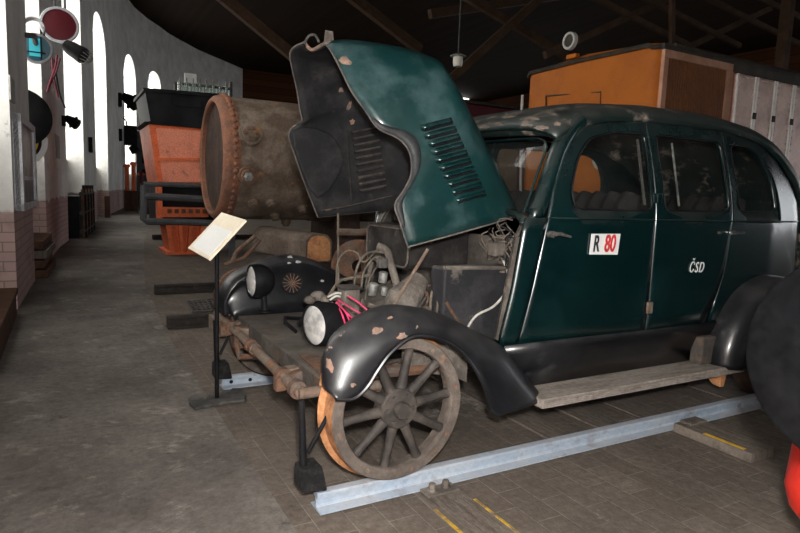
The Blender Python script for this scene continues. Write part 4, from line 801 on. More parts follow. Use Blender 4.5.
for k in range(9):
    t = MB(); q = Vector((p.x - .02 + .05 * k, 2.06 + random.uniform(0, .3), .42 + .03 * math.sin(k * 1.1) * 2)); t.box((q.x, q.y, q.z - .04), (q.x + .035, q.y + .05, q.z + .05)); t.build('gear_tooth', K['rustgrey'] if k % 2 else K['rust'], gm)
t = MB(); t.box((p.x + .05, 2.1, .12), (p.x + .40, 2.36, .46)); t.build('casing', K['castiron'], gm, bevel=.03)
# brown springs and pipes behind the engine
hp = thing('wheelset', 'dark red-brown pair of old wheels standing behind the engine bay', 'wheels', (1.0, 1.75, 0))
for px, py, y, r in ((358, 266, 1.7, .22), (392, 252, 1.9, .20)):
    p = ony(px, py, y); t = MB(); t.lathe([(.05, -.03), (.06, .0), (r - .05, .01), (r - .03, -.03), (r, -.03), (r, .04), (.05, .04)], p, (-.5, -1, .1), 30, True); t.build('wheel', K['rust'], hp, smooth=True)
t = MB(); t.tube(crom([ony(338, 232, 1.8), ony(365, 232, 1.8), ony(375, 226, 1.8), ony(385, 205, 1.8)], 5), .03, 8); t.build('bent_pipe', K['rustgrey'], hp, smooth=True)
t = MB(); t.box((.75, 1.55, 0), (1.5, 1.95, .45)); t.build('cradle', K['darkbrown'], hp)

# ================================================================== ORANGE GRAB WAGON far down the aisle
GY = 8.25
gw = thing('hopper_wagon', 'red-orange ballast hopper with black top bin and orange pedestal, far down the aisle', 'wagon', (ony(187, 254, GY).x, GY + .6, 0))
def xzp(pts, y=GY): return [xz(px, py, y) for px, py in pts]
D = 1.5
def frust(pts, y0, y1, name, m, parent, inset=0., **k):
    t = MB(); P = xzp(pts); t.prismy(P, y0, y1); return t.build(name, m, parent, **k)
bin_ = frust([(145, 90), (226, 96), (224, 129), (151, 123)], GY, GY + D, 'black_bin', K['hopper'], gw, bevel=.01)
frust([(143, 88), (227, 94.5), (227, 98), (143, 91.5)], GY - .05, GY + D + .05, 'bin_rim', K['hopper'], bin_)
frust([(175, 98), (201, 100), (201, 108), (175, 106)], GY - .02, GY, 'bin_plate', K['hopper'], bin_)
frust([(144, 122), (150, 121.5), (226, 128.5), (226, 131), (150, 124)], GY - .06, GY + D, 'bin_lower_lip', K['hopper'], bin_)
hb = frust([(149, 124), (222, 130), (216, 184), (158, 184)], GY, GY + D, 'hopper_body', K['orange'], gw, bevel=.01)
frust([(156, 128), (216, 132), (214, 158), (160, 158)], GY - .03, GY, 'upper_side_panel', K['salmon'], hb)
frust([(160, 161), (213, 161), (210, 182), (163, 182)], GY - .03, GY, 'lower_side_panel', K['salmon'], hb)
frust([(156, 158), (216, 158), (216, 161), (157, 161)], GY - .05, GY, 'middle_rib', K['orange'], hb)
frust([(157, 184), (218, 184), (216, 224), (160, 224)], GY + .2, GY + D, 'lower_frame', K['hopper'], gw)
frust([(161, 207), (208, 208), (208, 217), (161, 217)], GY - .05, GY + .2, 'orange_cross_member', K['orange'], gw)
frust([(157, 184), (162, 184), (163, 222), (158, 222)], GY, GY + .25, 'corner_post', K['orange'], gw)
for k in range(6): frust([(167 + 7 * k, 209), (171 + 7 * k, 209), (171 + 7 * k, 213), (167 + 7 * k, 213)], GY - .08, GY - .05, 'notch', K['rust'], gw)
pe = frust([(166, 222), (205, 222), (198, 254), (171, 254)], GY + .1, GY + .9, 'pedestal', K['orange'], gw)
for (u0, u1, v0, v1) in ((165, 170, 171, 175), (178, 182, 181, 184), (190, 194, 187, 190), (202, 206, 195, 199)): frust([(u0, 222), (u1, 222), (v1, 253), (v0, 253)], GY - .02, GY + .1, 'pedestal_rib', K['orange'], pe)
p = [onz(x_, y_) for x_, y_ in ((168, 254), (200, 254))]; t = MB(); t.box((p[0].x - .05, GY, 0), (p[1].x + .05, GY + 1.0, max(.05, xz(171, 254, GY)[1] + .03))); t.build('pedestal_foot', K['orange'], gw)
# bent grey guard frame in front of the hopper
gf = thing('guard_frame', 'grey bent-metal guard frame in front of the orange hopper', 'frame', (ony(180, 220, GY - .4).x, GY - .4, 0))
YF = GY - .45
def bar(pts, w_, name): 
    t = MB(); t.tube([ony(px, py, YF) for px, py in pts], w_, 8); return t.build(name, K['frame'], gf, smooth=True)
bar([(144, 185), (143.5, 219), (147, 221.5), (185, 222), (232, 224)], .055, 'lower_bar'); bar([(144, 184), (180, 185), (232, 187)], .04, 'top_bar'); bar([(144, 196), (180, 198), (232, 201)], .06, 'middle_bar')
t = MB(); q = ony(232, 224, YF); t.box((q.x - .05, YF - .04, 0), (q.x + .05, YF + .04, q.z + .7)); t.build('upright', K['frame'], gf)
q = ony(146, 221, YF); t = MB(); t.tube([q, (q.x + .1, GY + .3, q.z)], .04, 6); t.build('back_stay', K['frame'], gf)
tag(MB().box((ony(186, 205, GY + .1).x, GY + .02, ony(186, 206, GY).z), (ony(190, 205, GY + .1).x + .05, GY + .15, ony(186, 203, GY).z + .05)).build('lamp_bracket', K['palegrey'], gw), 'x', 'x') if False else None
# rack of glass insulators behind the bin
ry = 11.5; rk = thing('insulator_rack', 'iron rack of clear glass jars rising behind the black bin', 'rack', (ony(200, 90, ry).x, ry, 0))
t = MB(); t.tube([ony(174, 83, ry), ony(205, 86, ry), ony(232, 89, ry)], .035, 6); t.build('top_rail', K['castiron'], rk)
t = MB(); t.tube([ony(176, 92, ry), ony(230, 98, ry)], .035, 6); t.build('lower_rail', K['castiron'], rk)
for px in (176, 231): q = ony(px, 90, ry); t = MB(); t.box((q.x - .03, ry - .03, 0), (q.x + .03, ry + .03, ony(px, 82, ry).z)); t.build('rack_post', K['castiron'], rk)
for k in range(8):
    px = 180 + 6.6 * k; a_, b_ = ony(px, 77 + .7 * k, ry - .12), ony(px, 97 + .5 * k, ry - .12); o = thing('glass_jar', 'clear glass jar with a metal rod, hanging in the iron rack behind the black bin', 'jar', b_, 'glass jars in the iron rack')
    t = MB(); t.tube([b_, b_.lerp(a_, .2), b_.lerp(a_, .75)], [.05, .065, .055], 10); t.build('jar_glass', K['clearglass'], o, smooth=True); t = MB(); t.tube([b_, a_], .014, 6); t.build('rod', K['silver'], o)
q = ony(190.5, 80, ry + .1); tag(MB().box((q.x - .13, ry + .08, q.z - .16), (q.x + .13, ry + .10, q.z + .14)).build('white_card', K['white']), 'small white card standing among the glass jars on the rack', 'card')

# ================================================================== ORANGE LOCOMOTIVE behind the car
LX, LY0, LY1 = 5.0, 2.13, 4.52
lo = thing('orange_locomotive', 'orange locomotive with a side radiator grille standing behind the car', 'locomotive', (7, 3.36, .11))
def ltop(y): return 3.09 + .05 * (1 - ((y - 3.33) / 1.2) ** 2) 
plan = [(LX + .22, LY0)] + [(LX + .18 - .18 * math.sin(a) + .0, LY0 + .18 - .18 * math.cos(a)) for a in [k * PI / 12 for k in range(0, 7)]] + [(LX - .05, 3.33)] + [(LX + .18 - .18 * math.cos(a), LY1 - .18 + .18 * math.sin(a)) for a in [k * PI / 12 for k in range(0, 7)]] + [(9.0, LY1), (9.0, LY0)]
t = MB(); va = [t.b.verts.new((x, y, .75)) for x, y in plan]; vb = [t.b.verts.new((x, y, 3.06)) for x, y in plan]; vc = [t.b.verts.new((x + (.06 if x < 6 else 0), y + (.05 if y < 3 else -.05), ltop(y) if abs(y - 3.33) < 1.15 else 3.09)) for x, y in plan]
n = len(plan)
for A, B in ((va, vb), (vb, vc)):
    for i in range(n): t.b.faces.new((A[i], A[(i + 1) % n], B[(i + 1) % n], B[i]))
t.b.faces.new(va[::-1]); t.b.faces.new(vc); t.build('body', K['loco'], lo, smooth=True)
t = MB(); t.tube([(x - (.02 if x < 6 else 0), y + (-.015 if y < 3 else .015), 3.03 + (.03 if 2.3 < y < 4.4 else 0)) for x, y in plan[:-2]] + [(9, LY1 + .015, 3.03)], .03, 6); t.tube([(LX + .2, LY0 - .015, 3.05), (9.0, LY0 - .015, 3.05)], .035, 6); t.build('roof_gutter', K['locodark'], lo, smooth=True)
def onface(px, py): return onx(px, py, LX - .03)
p = onface(570, 41); t = MB(); t.lathe([(.085, -.03), (.115, -.03), (.12, .0), (.12, .03), (.085, .03)], p, (1, 0, 0), 24, True); hl = t.build('roof_lamp', K['palegrey'], lo, smooth=True); t = MB(); t.lathe([(.0001, -.02), (.09, -.01)], p, (1, 0, 0), 20); t.build('lamp_glass', K['locodark'], hl)
t = MB(); q0, q1 = onface(546, 96), onface(601, 92); q2, q3 = onface(600, 120), onface(546, 124); t.tube([q3, q0, q1, q2], .012, 6); t.build('hatch_frame', K['locodark'], lo)
p = onface(575, 57); t = MB(); t.box((p.x - .08, p.y - .09, p.z - .03), (p.x, p.y + .09, p.z + .03)); t.build('lamp_hook', K['loco'], lo, bevel=.01)
t = MB(); t.tube([onface(525, 95) + Vector((-.03, .02, 0)), onface(524, 112) + Vector((-.03, .02, 0)), onface(523, 200) + Vector((-.03, .02, 0))], .02, 6); t.build('corner_pipe', K['palegrey'], lo)
for (px, py, r) in ((603, 160, .13),):
    p = onface(px, py); t = MB(); t.lathe([(.09, -.06), (.125, -.06), (.13, .0), (.10, .03)], p, (1, 0, 0), 24, True); o = t.build('headlamp', K['palegrey'], lo, smooth=True); t = MB(); t.lathe([(.0001, -.05), (.1, -.02)], p, (1, 0, 0), 20); t.build('headlamp_glass', K['lens'], o, smooth=True)
# side: radiator grille, framed
def side(px, py): return xz(px, py, LY0)
gx0, gx1 = 5.10, 6.22; gz0, gz1 = 1.85, 2.90
t = MB(); t.box((gx0, LY0 - .012, gz0), (gx1, LY0 + .01, gz1)); gr = t.build('radiator_grille', K['grille'], lo); gr['label'] = 'brown slatted radiator grille'
for k in range(26):
    x = gx0 + (gx1 - gx0) * (k + .5) / 26; t = MB(); t.box((x - .012, LY0 - .035, gz0), (x + .012, LY0 - .012, gz1)); t.build('slat', K['slat'], gr, bevel=.006)
for i_ in range(3):
    x0 = 5.10 + .375 * i_; t = MB(); t.box((x0, LY0 - .035, .9), (x0 + .36, LY0 + .01, 1.80)); lp = t.build('lower_side_panel', K['alu'], lo, bevel=.02)
    for j in range(6): t = MB(); t.box((x0 + .08, LY0 - .05, 1.2 + .08 * j), (x0 + .28, LY0 - .035, 1.235 + .08 * j)); t.build('louvre', K['slat'], lp)
for nm, a_, b_ in (('frame_top', (5.02, gz1), (6.34, gz1 + .09)), ('frame_side', (5.02, .9), (5.10, gz1)), ('frame_side', (6.22, .9), (6.36, gz1))):
    t = MB(); t.box((a_[0], LY0 - .04, a_[1]), (b_[0], LY0 + .01, b_[1])); t.build(nm, K['locoframe'], lo, bevel=.005)
rvt = None
for k in range(6):
    x0 = 6.42 + .44 * k; t = MB(); t.box((x0, LY0 - .05, .9), (x0 + .415, LY0 + .01, 2.90)); dr = t.build('side_door', K['alu'], lo, bevel=.03); dr['label'] = 'pinkish aluminium door panel'
    for xx in (.0, .385):
        t = MB(); t.box((x0 + xx, LY0 - .058, .92), (x0 + xx + .03, LY0 - .045, 2.89)); t.build('edge_glint', K['aluglint'], dr, bevel=.004)  # pale strips painted where the panel edges catch the flash
    if k < 4:
        for q in [(xx, 2.0 + .09 * j) for xx in (.05, .36) for j in range(10)] + [(.05 + .062 * j, 2.855) for j in range(6)]:
            if rvt is None:
                m = MB(); m.lathe([(.0001, -.016), (.010, -.012), (.016, 0)], (7, 3.36, .11), (0, 1, 0), 8); rvt = m.build('rivet', K['alu'], dr, smooth=True)
            else: rv = rvt.copy(); C.objects.link(rv); rv.parent = dr
            (rvt if q == (.05, 2.0) and k == 0 else rv).location = Vector((x0 + q[0], LY0 - .05, q[1])) - Vector((7, 3.36, .11))
    if k < 5: t = MB(); t.box((x0 + .395, LY0 - .075, 2.35), (x0 + .455, LY0 - .05, 2.43)); t.build('latch', K['locodark'], dr)
t = MB(); t.box((5.02, LY0 - .03, 2.99), (9, LY0 + .01, 3.06)); t.box((6.36, LY0 - .03, 2.905), (9, LY0 + .01, 2.99)); t.build('dark_roof_edge', K['locodark'], lo)
t = MB(); t.box((LX + .1, LY0 + .1, .5), (9, LY1 - .1, .76)); t.build('underframe', K['locodark'], lo)
for xx in (5.8, 8.2):
    for yy in (2.5, 4.24): t = MB(); t.lathe([(.0001, -.05), (.38, -.05), (.38, .05), (.0001, .05)], (xx, yy, .49), (0, 1, 0), 28); t.build('wheel', K['locodark'], lo, smooth=True)
# pale box standing in front of the locomotive nose, seen through the car windows
a_, b_ = onx(612, 147, 4.4), onx(648, 147, 4.4)
t = MB(); t.box((4.4, b_.y, 0), (4.8, a_.y, a_.z)); tag(t.build('locker', K['palegrey'], bevel=.02), 'pale grey locker standing before the orange locomotive, seen through the car window', 'locker')
a_, b_ = ony(486, 142, 4.6), ony(516, 200, 4.6)
t = MB(); t.box((a_.x, 4.6, 0), (b_.x, 4.9, a_.z)); tag(t.build('cabinet', K['trim'], bevel=.02), 'beige cabinet beyond the car, seen through the windscreen', 'cabinet')

# maroon wagon further back
my = 12.0; a_, b_ = ony(462, 99, my), ony(620, 99, my); mw = thing('maroon_wagon', 'dark maroon wagon far behind, between bonnet and orange locomotive', 'wagon', ((a_.x + b_.x) / 2, my, 0))
t = MB(); t.box((a_.x, my, .6), (b_.x, my + 2.4, a_.z - .1)); t.build('body', K['maroon'], mw, bevel=.05); t = MB(); t.box((a_.x - .05, my - .05, a_.z - .1), (b_.x + .05, my + 2.45, a_.z)); t.build('roof', K['locodark'], mw, bevel=.03)
for k in range(3): x = a_.x + .6 + 2.2 * k; t = MB(); t.box((x, my + .2, 0), (x + .7, my + 2.2, .6)); t.build('bogie', K['locodark'], mw)
# pendant lamp
py_ = 7.0; p = ony(458, 60, py_); pd = thing('pendant_lamp', 'small milky pendant lamp hanging on a thin rod from the roof', 'lamp', p)
t = MB(); t.tube([p + Vector((0, 0, .12)), Vector((p.x, p.y, 10.6))], .012, 6); t.build('rod', K['castiron'], pd)
t = MB(); t.lathe([(.0001, -.13), (.08, -.12), (.095, -.05), (.09, .06), (.0001, .07)], p, (0, 0, 1), 14); t.build('glass', K['lampglass'], pd, smooth=True)
t = MB(); t.lathe([(.0001, .13), (.05, .12), (.15, .075), (.15, .06), (.0001, .06)], p, (0, 0, 1), 14); t.build('cap', K['silver'], pd, smooth=True)

# ================================================================== BUFFER AT THE RIGHT EDGE
dd = ray(866, 368); bc = CAM + dd * 1.2; bf = thing('buffer_vehicle', 'vehicle end with large round black buffer head and red bracket at the right edge', 'buffer', (bc.x, bc.y, 0))
t = MB(); t.lathe([(.0001, -.012), (.12, -.010), (.223, .0), (.232, .008), (.232, .022), (.21, .028), (.06, .035), (.05, .09), (.0001, .09)], bc, (1, .12, 0), 64); t.build('buffer_head', K['disc'], bf, smooth=True)
t = MB(); t.lathe([(.0001, .05), (.045, .05), (.045, .20), (.075, .21), (.085, .45), (.0001, .45)], bc, (1, .12, 0), 24); t.build('buffer_stem', K['blackmetal'], bf, smooth=True)
q = CAM + ray(823, 484) * 1.7
t = MB(); t.lathe([(.0001, -.10), (.045, -.095), (.075, -.06), (.092, .0), (.080, .12), (.08, .2), (.0001, .20)], q + Vector((0, 0, -.02)), (0.15, .1, 1), 28); t.build('red_bracket', K['red'], bf, smooth=True)['label'] = 'bright red round bracket below the disc'
t = MB(); t.box((bc.x + .42, -3.9, .55), (bc.x + .50, bc.y + .12, bc.z + .2)); t.build('buffer_beam', K['red'], bf, bevel=.01)
t = MB(); t.box((bc.x + .50, -4.3, .62), (7.5, -1.97, 2.9)); t.build('blocker_body', K['hopper'], bf, bevel=.05)  # unseen body on wheels, added to block gate light from the car side
for xx in (1.8, 3.4, 5.6):
    for yy in (-3.9, -2.35): t = MB(); t.lathe([(.0001, -.05), (.36, -.05), (.36, .05), (.0001, .05)], (xx, yy, .36), (0, 1, 0), 28); t.build('blocker_wheel', K['hopper'], bf, smooth=True)

# ================================================================== THINGS ALONG THE LEFT WALL
def disc(c, ax, r, th, name, m, parent=None, n=36, lab=None):
    t = MB(); t.lathe([(.0001, 0), (r * .97, 0), (r, th * .2), (r, th), (.0001, th)], c, ax, n); return t.build(name, m, parent, smooth=True)
face = (-.02, -1, .0)    # pointing at the viewer, along the wall
def atd(px, py, d): return CAM + ray(px, py) * d
# blue lens signal
p = atd(36, 48, 7.2); sg = thing('signal_lamp', 'round signal lamp with a blue-green lens, hung on the first pier', 'signal lamp', p)
t = MB(); t.lathe([(.15, .0), (.175, .0), (.178, -.05), (.17, -.10), (.10, -.22), (.0001, -.24)], p, face, 32); t.build('housing', K['signalgrey'], sg, smooth=True)
t = MB(); t.lathe([(.0001, -.015), (.15, -.015)], p, face, 28); ln = t.build('lens', K['cyan'], sg); ln['label'] = 'blue-green lens'
t = MB(); t.box((p.x + .045, p.y - .02, p.z - .13), (p.x + .062, p.y - .008, p.z + .13)); t.box((p.x - .13, p.y - .02, p.z - .06), (p.x + .10, p.y - .008, p.z - .045)); t.build('lens_bar', K['blackmetal'], ln)
t = MB(); t.box((p.x - .07, p.y - .018, p.z - .10), (p.x + .045, p.y - .0155, p.z + .11)); t.build('lit_pane', K['cyanlit'], ln)
t = MB(); t.lathe([(.11, .02), (.12, .02), (.12, -.16), (.11, -.16)], p + Vector((-.02, .1, .26)), face, 18, True); t.build('sight_tube', K['signalgrey'], sg, smooth=True)
q = onwall(piers[1][1] - .15, p.z + .05, 0); t = MB(); t.tube([p + Vector((0, .2, .05)), Vector((p.x, q.y, q.z)), q - Vector((.1, 0, 0))], .03, 8); t.build('wall_arm', K['castiron'], sg)
# red disc
p = atd(59.5, 25, 8.0); sg = thing('signal_disc', 'dark red round signal disc with pale rim, high on the second pier', 'signal disc', p)
t = MB(); t.lathe([(.20, .02), (.225, .02), (.235, .0), (.225, -.04), (.20, -.04)], p, face, 36, True); t.build('rim', K['signalgrey'], sg, smooth=True)
t = MB(); t.lathe([(.0001, .015), (.12, .01), (.205, .0), (.205, -.03), (.0001, -.03)], p, face, 36); t.build('red_glass', K['redlens'], sg, smooth=True)
for dx in (-.05, .07): t = MB(); t.tube([p + Vector((dx, .05, .1)), p + Vector((dx, .05, 1.6))], .018, 6); t.build('hanger', K['castiron'], sg)
y2 = piers[2][0] + .1; q = onwall(y2, p.z, 0); t = MB(); t.tube([p + Vector((0, .04, 0)), Vector((p.x, q.y, p.z)), q - Vector((.12, 0, 0))], .03, 8); t.build('wall_arm', K['castiron'], sg)
# caged hand lamp
p = atd(77, 52, 7.6); hlm = thing('caged_lamp', 'black inspection lamp with a wire cage beside the red disc', 'lamp', p); ax = Vector((.7, -.35, -.45)).normalized()
t = MB(); t.lathe([(.0001, -.17), (.07, -.16), (.09, -.08), (.095, .0), (.105, .08), (.10, .10), (.0001, .105)], p, ax, 20); t.build('body', K['blackmetal'], hlm, smooth=True)
t = MB()
for k in range(6):
    a = PI * k / 6; u = ax.cross(Vector((0, 0, 1))).normalized(); v = ax.cross(u); e = u * math.cos(a) + v * math.sin(a); t.tube([p + ax * .10 + e * .09, p + ax * .17 + e * .07, p + ax * .21, p + ax * .17 - e * .07, p + ax * .10 - e * .09], .005, 4)
t.build('wire_cage', K['silver'], hlm, smooth=True)
t = MB(); t.tube([p - ax * .1, p + Vector((-.12, .2, .05)), p + Vector((-.14, .42, .12))], .02, 6); t.build('bracket', K['blackmetal'], hlm)
# hanging red and dark leads
for i, pts in enumerate(([(57, 55), (55, 68), (50, 82), (47, 92)], [(60, 58), (56, 72), (52, 80), (48, 90)], [(52, 58), (53, 74), (56, 88), (58, 98)], [(54, 60), (57, 80), (60, 95), (65, 108)])):
    t = MB(); t.tube(crom([atd(x_, y_, 8.3 + .05 * i) for x_, y_ in pts], 5), .014, 5); tag(t.build('hanging_lead', K['maroon'] if i < 3 else K['blackmetal'], smooth=True), ('outer dark red lead dangling under the red disc, slanting left', 'inner dark red lead dangling under the red disc, slanting left', 'dark red lead dangling under the red disc, slanting right', 'black lead trailing to the small lamp below the red disc')[i], 'cable')
# black disc and yellow/white round board behind the first pier
yy = piers[1][1] + .28
p = ony(19.5, 117, yy); dk = disc(p, face, .345, -.03, 'black_disc', K['blackmetal']); tag(dk, 'large plain black disc partly hidden behind the first pier', 'disc')
p = ony(20.5, 141, yy + .14); wb = thing('round_signal_board', 'white round board with black ring and yellow centre behind the black disc', 'signal board', p)
disc(p, face, .29, -.03, 'white_board', K['enamel'], wb); disc(p + Vector((0, -.012, 0)), face, .225, -.02, 'black_ring', K['blackmetal'], wb); disc(p + Vector((0, -.022, 0)), face, .19, -.02, 'yellow_centre', K['yel'], wb)
# picture board on the first pier
y0, y1 = 3.75, 4.95; z0, z1 = onx(20, 205, wx(4.3)).z, 0
za, zb2 = onx(19, 211, wx(4.3)).z, onx(18, 113, wx(4.3)).z
pbx = lambda y, d: wx(y) + d
pb = thing('framed_board', 'white framed dark display board leaning on the first pier', 'board', (wx(4.3) + .05, 4.3, za))
ya, yb = ywall(14.5), ywall(30)
za, zb2 = ony(19, 211, ya).z, ony(15, 113, ya).z
def fr(y, z, d): return onwall(y, z, -d)
for nm, (a0, a1, b0, b1) in (('frame_side', (ya, ya + .14, za, zb2)), ('frame_side', (yb - .14, yb, za, zb2)), ('frame_top', (ya, yb, zb2 - .07, zb2)), ('frame_bottom', (ya, yb, za, za + .07))):
    t = MB(); t.hexa([fr(a0, b0, .0), fr(a1, b0, .0), fr(a1, b0, .07), fr(a0, b0, .07), fr(a0, b1, .0), fr(a1, b1, .0), fr(a1, b1, .07), fr(a0, b1, .07)]); t.build(nm, K['whitewood'], pb)
t = MB(); t.hexa([fr(ya, za, .005), fr(yb, za, .005), fr(yb, za, .045), fr(ya, za, .045), fr(ya, zb2, .005), fr(yb, zb2, .005), fr(yb, zb2, .045), fr(ya, zb2, .045)]); t.build('picture', K['picture'], pb)
t = MB(); t.hexa([fr(ya, 1.2, .045), fr(yb, 1.2, .045), fr(yb, 1.2, .05), fr(ya, 1.2, .05), fr(ya, 1.24, .045), fr(yb, 1.24, .045), fr(yb, 1.24, .05), fr(ya, 1.24, .05)]); t.build('picture_strip', K['whitewood'], pb)
# small outlined notices on the piers
for i, (px, yz0, yz1) in enumerate(((14, 78, 102), (57, 135, 158))):
    pp_ = piers[1 + i]; ym = ywall(px); wdt = .35 if i == 0 else .9; zc1, zc0 = ony(px, yz0, ym).z, ony(px, yz1, ym).z
    t = MB(); t.hexa([fr(ym - wdt / 2, zc0, 0), fr(ym + wdt / 2, zc0, 0), fr(ym + wdt / 2, zc0, .02), fr(ym - wdt / 2, zc0, .02), fr(ym - wdt / 2, zc1, 0), fr(ym + wdt / 2, zc1, 0), fr(ym + wdt / 2, zc1, .02), fr(ym - wdt / 2, zc1, .02)])
    tag(t.build('wall_box', K['palegrey'], bevel=.004), ('small grey box on the first pier above the framed board', 'grey rectangular cover on the second pier below the small black lamp')[i], 'box')
# black wall lamps on the piers
def walllamp(px, py, pier, r, label, style):
    y = ywall(px); y = min(max(y, pier[0] + .1), pier[1] - .1); bq = onwall(y, 1, 0); z = ony(px, py, y).z; c = Vector((bq.x + r * 1.6, y, z)); o = thing('wall_lamp', label, 'lamp', c)
    t = MB(); t.box((bq.x - .02, y - r * .8, z - r * .9), (bq.x + .03 + r * .3, y + r * .8, z + r * .9)); t.build('wall_bracket', K['blackmetal'], o, bevel=.01)
    if style == 0:
        t = MB(); t.lathe([(.0001, -r * 1.4), (r * .5, -r * 1.3), (r * .8, -r * .2), (r, r * .9), (r * .8, r * 1.1), (.0001, r * 1.1)], c, (.75, -.2, -.5), 18); t.build('lamp_body', K['blackmetal'], o, smooth=True); t = MB(); t.lathe([(r * .9, 0), (r * 1.15, .01), (r * 1.15, r * .25), (r * .9, r * .25)], c, (.75, -.2, -.5), 18, True); t.build('ring', K['blackmetal'], o, smooth=True)
    else:
        t = MB(); t.box((c.x - r * .9, c.y - r * .8, c.z - r * 1.5), (c.x + r * .9, c.y + r * .8, c.z + r * 1.5)); t.build('lamp_body', K['blackmetal'], o, bevel=.03); t = MB(); t.lathe([(.0001, -r * .6), (r * .6, -r * .5), (r * .7, r * .5), (.0001, r * .6)], c + Vector((r * .5, 0, -r * 2)), (.5, -.3, -.8), 14); t.build('nozzle', K['blackmetal'], o, smooth=True)
        t = MB(); t.tube(crom([c + Vector((-r * .5, 0, r * 1.5)), c + Vector((-r * .6, 0, r * 2.3)), c + Vector((-r * 1.0, 0, r * 2.6))], 4), r * .12, 5); t.build('lead', K['blackmetal'], o)
walllamp(64, 121, piers[2], .11, 'small black lamp on the second pier at the end of the dangling lead', 0)
walllamp(120, 100, piers[4], .33, 'black angled lamp on the fourth pier, upper of two', 0)
walllamp(120, 135, piers[4], .30, 'black boxy telephone-like lamp on the fourth pier, lower of two', 1)
y = ywall(90); t = MB(); z = ony(90, 145, y).z; t.box((wx(y) - .02, y - .3, z - .2), (wx(y) + .08, y + .3, z + .2)); tag(t.build('switch_box', K['blackmetal']), 'little black switch box on the third pier', 'box')
# rusty chest at the left edge
a_ = onz(14.5, 350); t = MB(); o = thing('chest', 'rusty brown chest against the wall at the left edge', 'chest', (-1.62, 2.7, 0))
xr = -1.54
t = MB(); t.box((-1.92, 1.6, 0), (xr, 3.45, .20)); t.build('chest_body', K['darkbrown'], o, bevel=.01); t = MB(); t.box((-1.93, 1.58, .20), (xr + .015, 3.47, .25)); t.build('chest_lid', K['darkbrown'], o, bevel=.008)
# stacked planks in the first niche
yA = piers[1][1]; yB = piers[2][0]
for i in range(4):
    yy = yA + .25; c = onwall((yA + yB) / 2, 0, .2); t = MB(); z = .12 * i
    t.hexa([onwall(yA + .2, z, .35), onwall(yB - .2, z, .35), onwall(yB - .2, z, -.12 + .04 * (i % 2)), onwall(yA + .2, z, -.12 + .04 * (i % 2)), onwall(yA + .2, z + .1, .35), onwall(yB - .2, z + .1, .35), onwall(yB - .2, z + .1, -.12 + .04 * (i % 2)), onwall(yA + .2, z + .1, -.12 + .04 * (i % 2))])
    tag(t.build('plank', K['darkbrown'] if i != 2 else K['sleeper'], bevel=.01), ('dark plank in the first wall niche, lowest of the stack', 'dark plank in the first wall niche, second from the bottom', 'greyer plank in the first wall niche, third from the bottom', 'dark plank in the first wall niche, topmost of the stack')[i], 'plank')
# iron rack in the second niche
yA, yB = piers[2][1], piers[3][0]; nr = thing('scrap_rack', 'dark iron rack of rods standing in the second wall niche', 'rack', onwall((yA + yB) / 2, 0, 0))
for k in range(12):
    y = yA + .6 + (yB - yA - 1.0) * k / 11; t = MB(); t.tube([onwall(y, 0, -.22), onwall(y, 1.05 + .1 * math.sin(k * 2.1), -.22)], .035, 6); t.build('rod', K['blackmetal'] if k % 3 else K['rust'], nr)
for z in (.15, .55, .95): t = MB(); t.tube([onwall(yA + .5, z, -.2), onwall(yB - .2, z, -.2)], .05, 6); t.build('rail', K['castiron'], nr)
t = MB(); t.hexa([onwall(yA + .5, 0, .3), onwall(yB - .3, 0, .3), onwall(yB - .3, 0, -.15), onwall(yA + .5, 0, -.15), onwall(yA + .5, .9, .3), onwall(yB - .3, .9, .3), onwall(yB - .3, .9, -.15), onwall(yA + .5, .9, -.15)]); t.build('bin', K['blackmetal'], nr)
# iron pipe on the niche of the third bay
y = ywall(103); t = MB(); t.tube([onwall(y, 0, -.12), onwall(y, .75, -.12)], .09, 8); tag(t.build('iron_post', K['darkbrown'], smooth=True), 'short dark post in the third wall niche', 'post')
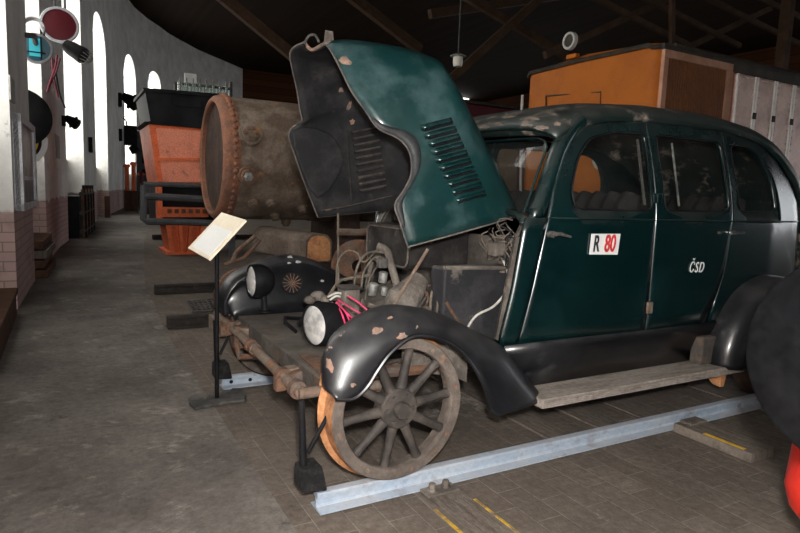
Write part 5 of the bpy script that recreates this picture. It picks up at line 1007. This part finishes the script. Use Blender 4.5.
# red point levers
for i, px in enumerate((127.5, 134, 141.5)):
    p = onz(px, 204.5); p = Vector((min(p.x, wx(30) + 2.2), 0, 0)) if False else ony(px, 203, 27.0); o = thing('point_lever', ('red point lever with a cross handle by the wall, leftmost of three', 'red point lever with a cross handle by the wall, middle of three', 'red point lever by the wall, rightmost of three, next to the orange hopper')[i], 'lever', (p.x, 27.0, 0), 'red point levers by the wall')
    z1 = ony(px, (164, 162, 172)[i], 27).z; t = MB(); t.tube([(p.x, 27, 0), (p.x, 27, z1)], .09, 8); t.build('lever_post', K['maroon'] if i == 2 else K['orange'], o, smooth=True)
    t = MB(); t.tube([(p.x - .13, 27, z1 - .05), (p.x, 27, z1 - .18), (p.x + .13, 27, z1 - .05)], .07, 6); t.build('cross_handle', K['orange'], o)
    t = MB(); t.box((p.x - .12, 26.8, 0), (p.x + .12, 27.2, .9)); t.build('pedestal', K['darkbrown'], o)
# grey switch cabinet beyond the levers
a_, b_ = ony(136, 131, 30), ony(147, 205, 30); o = thing('switch_cabinet', 'tall grey-blue cabinet with dark louvres at the far end of the aisle', 'cabinet', ((a_.x + b_.x) / 2, 30.3, 0))
t = MB(); t.box((a_.x, 30, 0), (b_.x, 30.6, a_.z)); t.build('body', K['frame'], o)
for k in range(4): z = a_.z * (.45 + .14 * k); t = MB(); t.box((a_.x + .25, 29.95, z), (b_.x - .02, 30, z + .25)); t.build('louvre_plate', K['blackmetal'], o)
# dark figure-like machinery by the hopper
p = ony(150, 200, 24); o = thing('machine', 'dark small machine standing beside the orange hopper, far down the aisle', 'machine', (p.x, 24, 0))
t = MB(); t.lathe([(.0001, 0), (.35, 0), (.35, .6), (.22, .9), (.25, 1.25), (.12, 1.55), (.0001, 1.6)], (p.x, 24, 0), (0, 0, 1), 14); t.build('housing', K['blackmetal'], o, smooth=True)
t = MB(); t.tube([(p.x - .4, 24, 1.1), (p.x, 24, 1.35), (p.x + .4, 24, 1.2)], .08, 6); t.build('handwheel_shaft', K['blackmetal'], o)
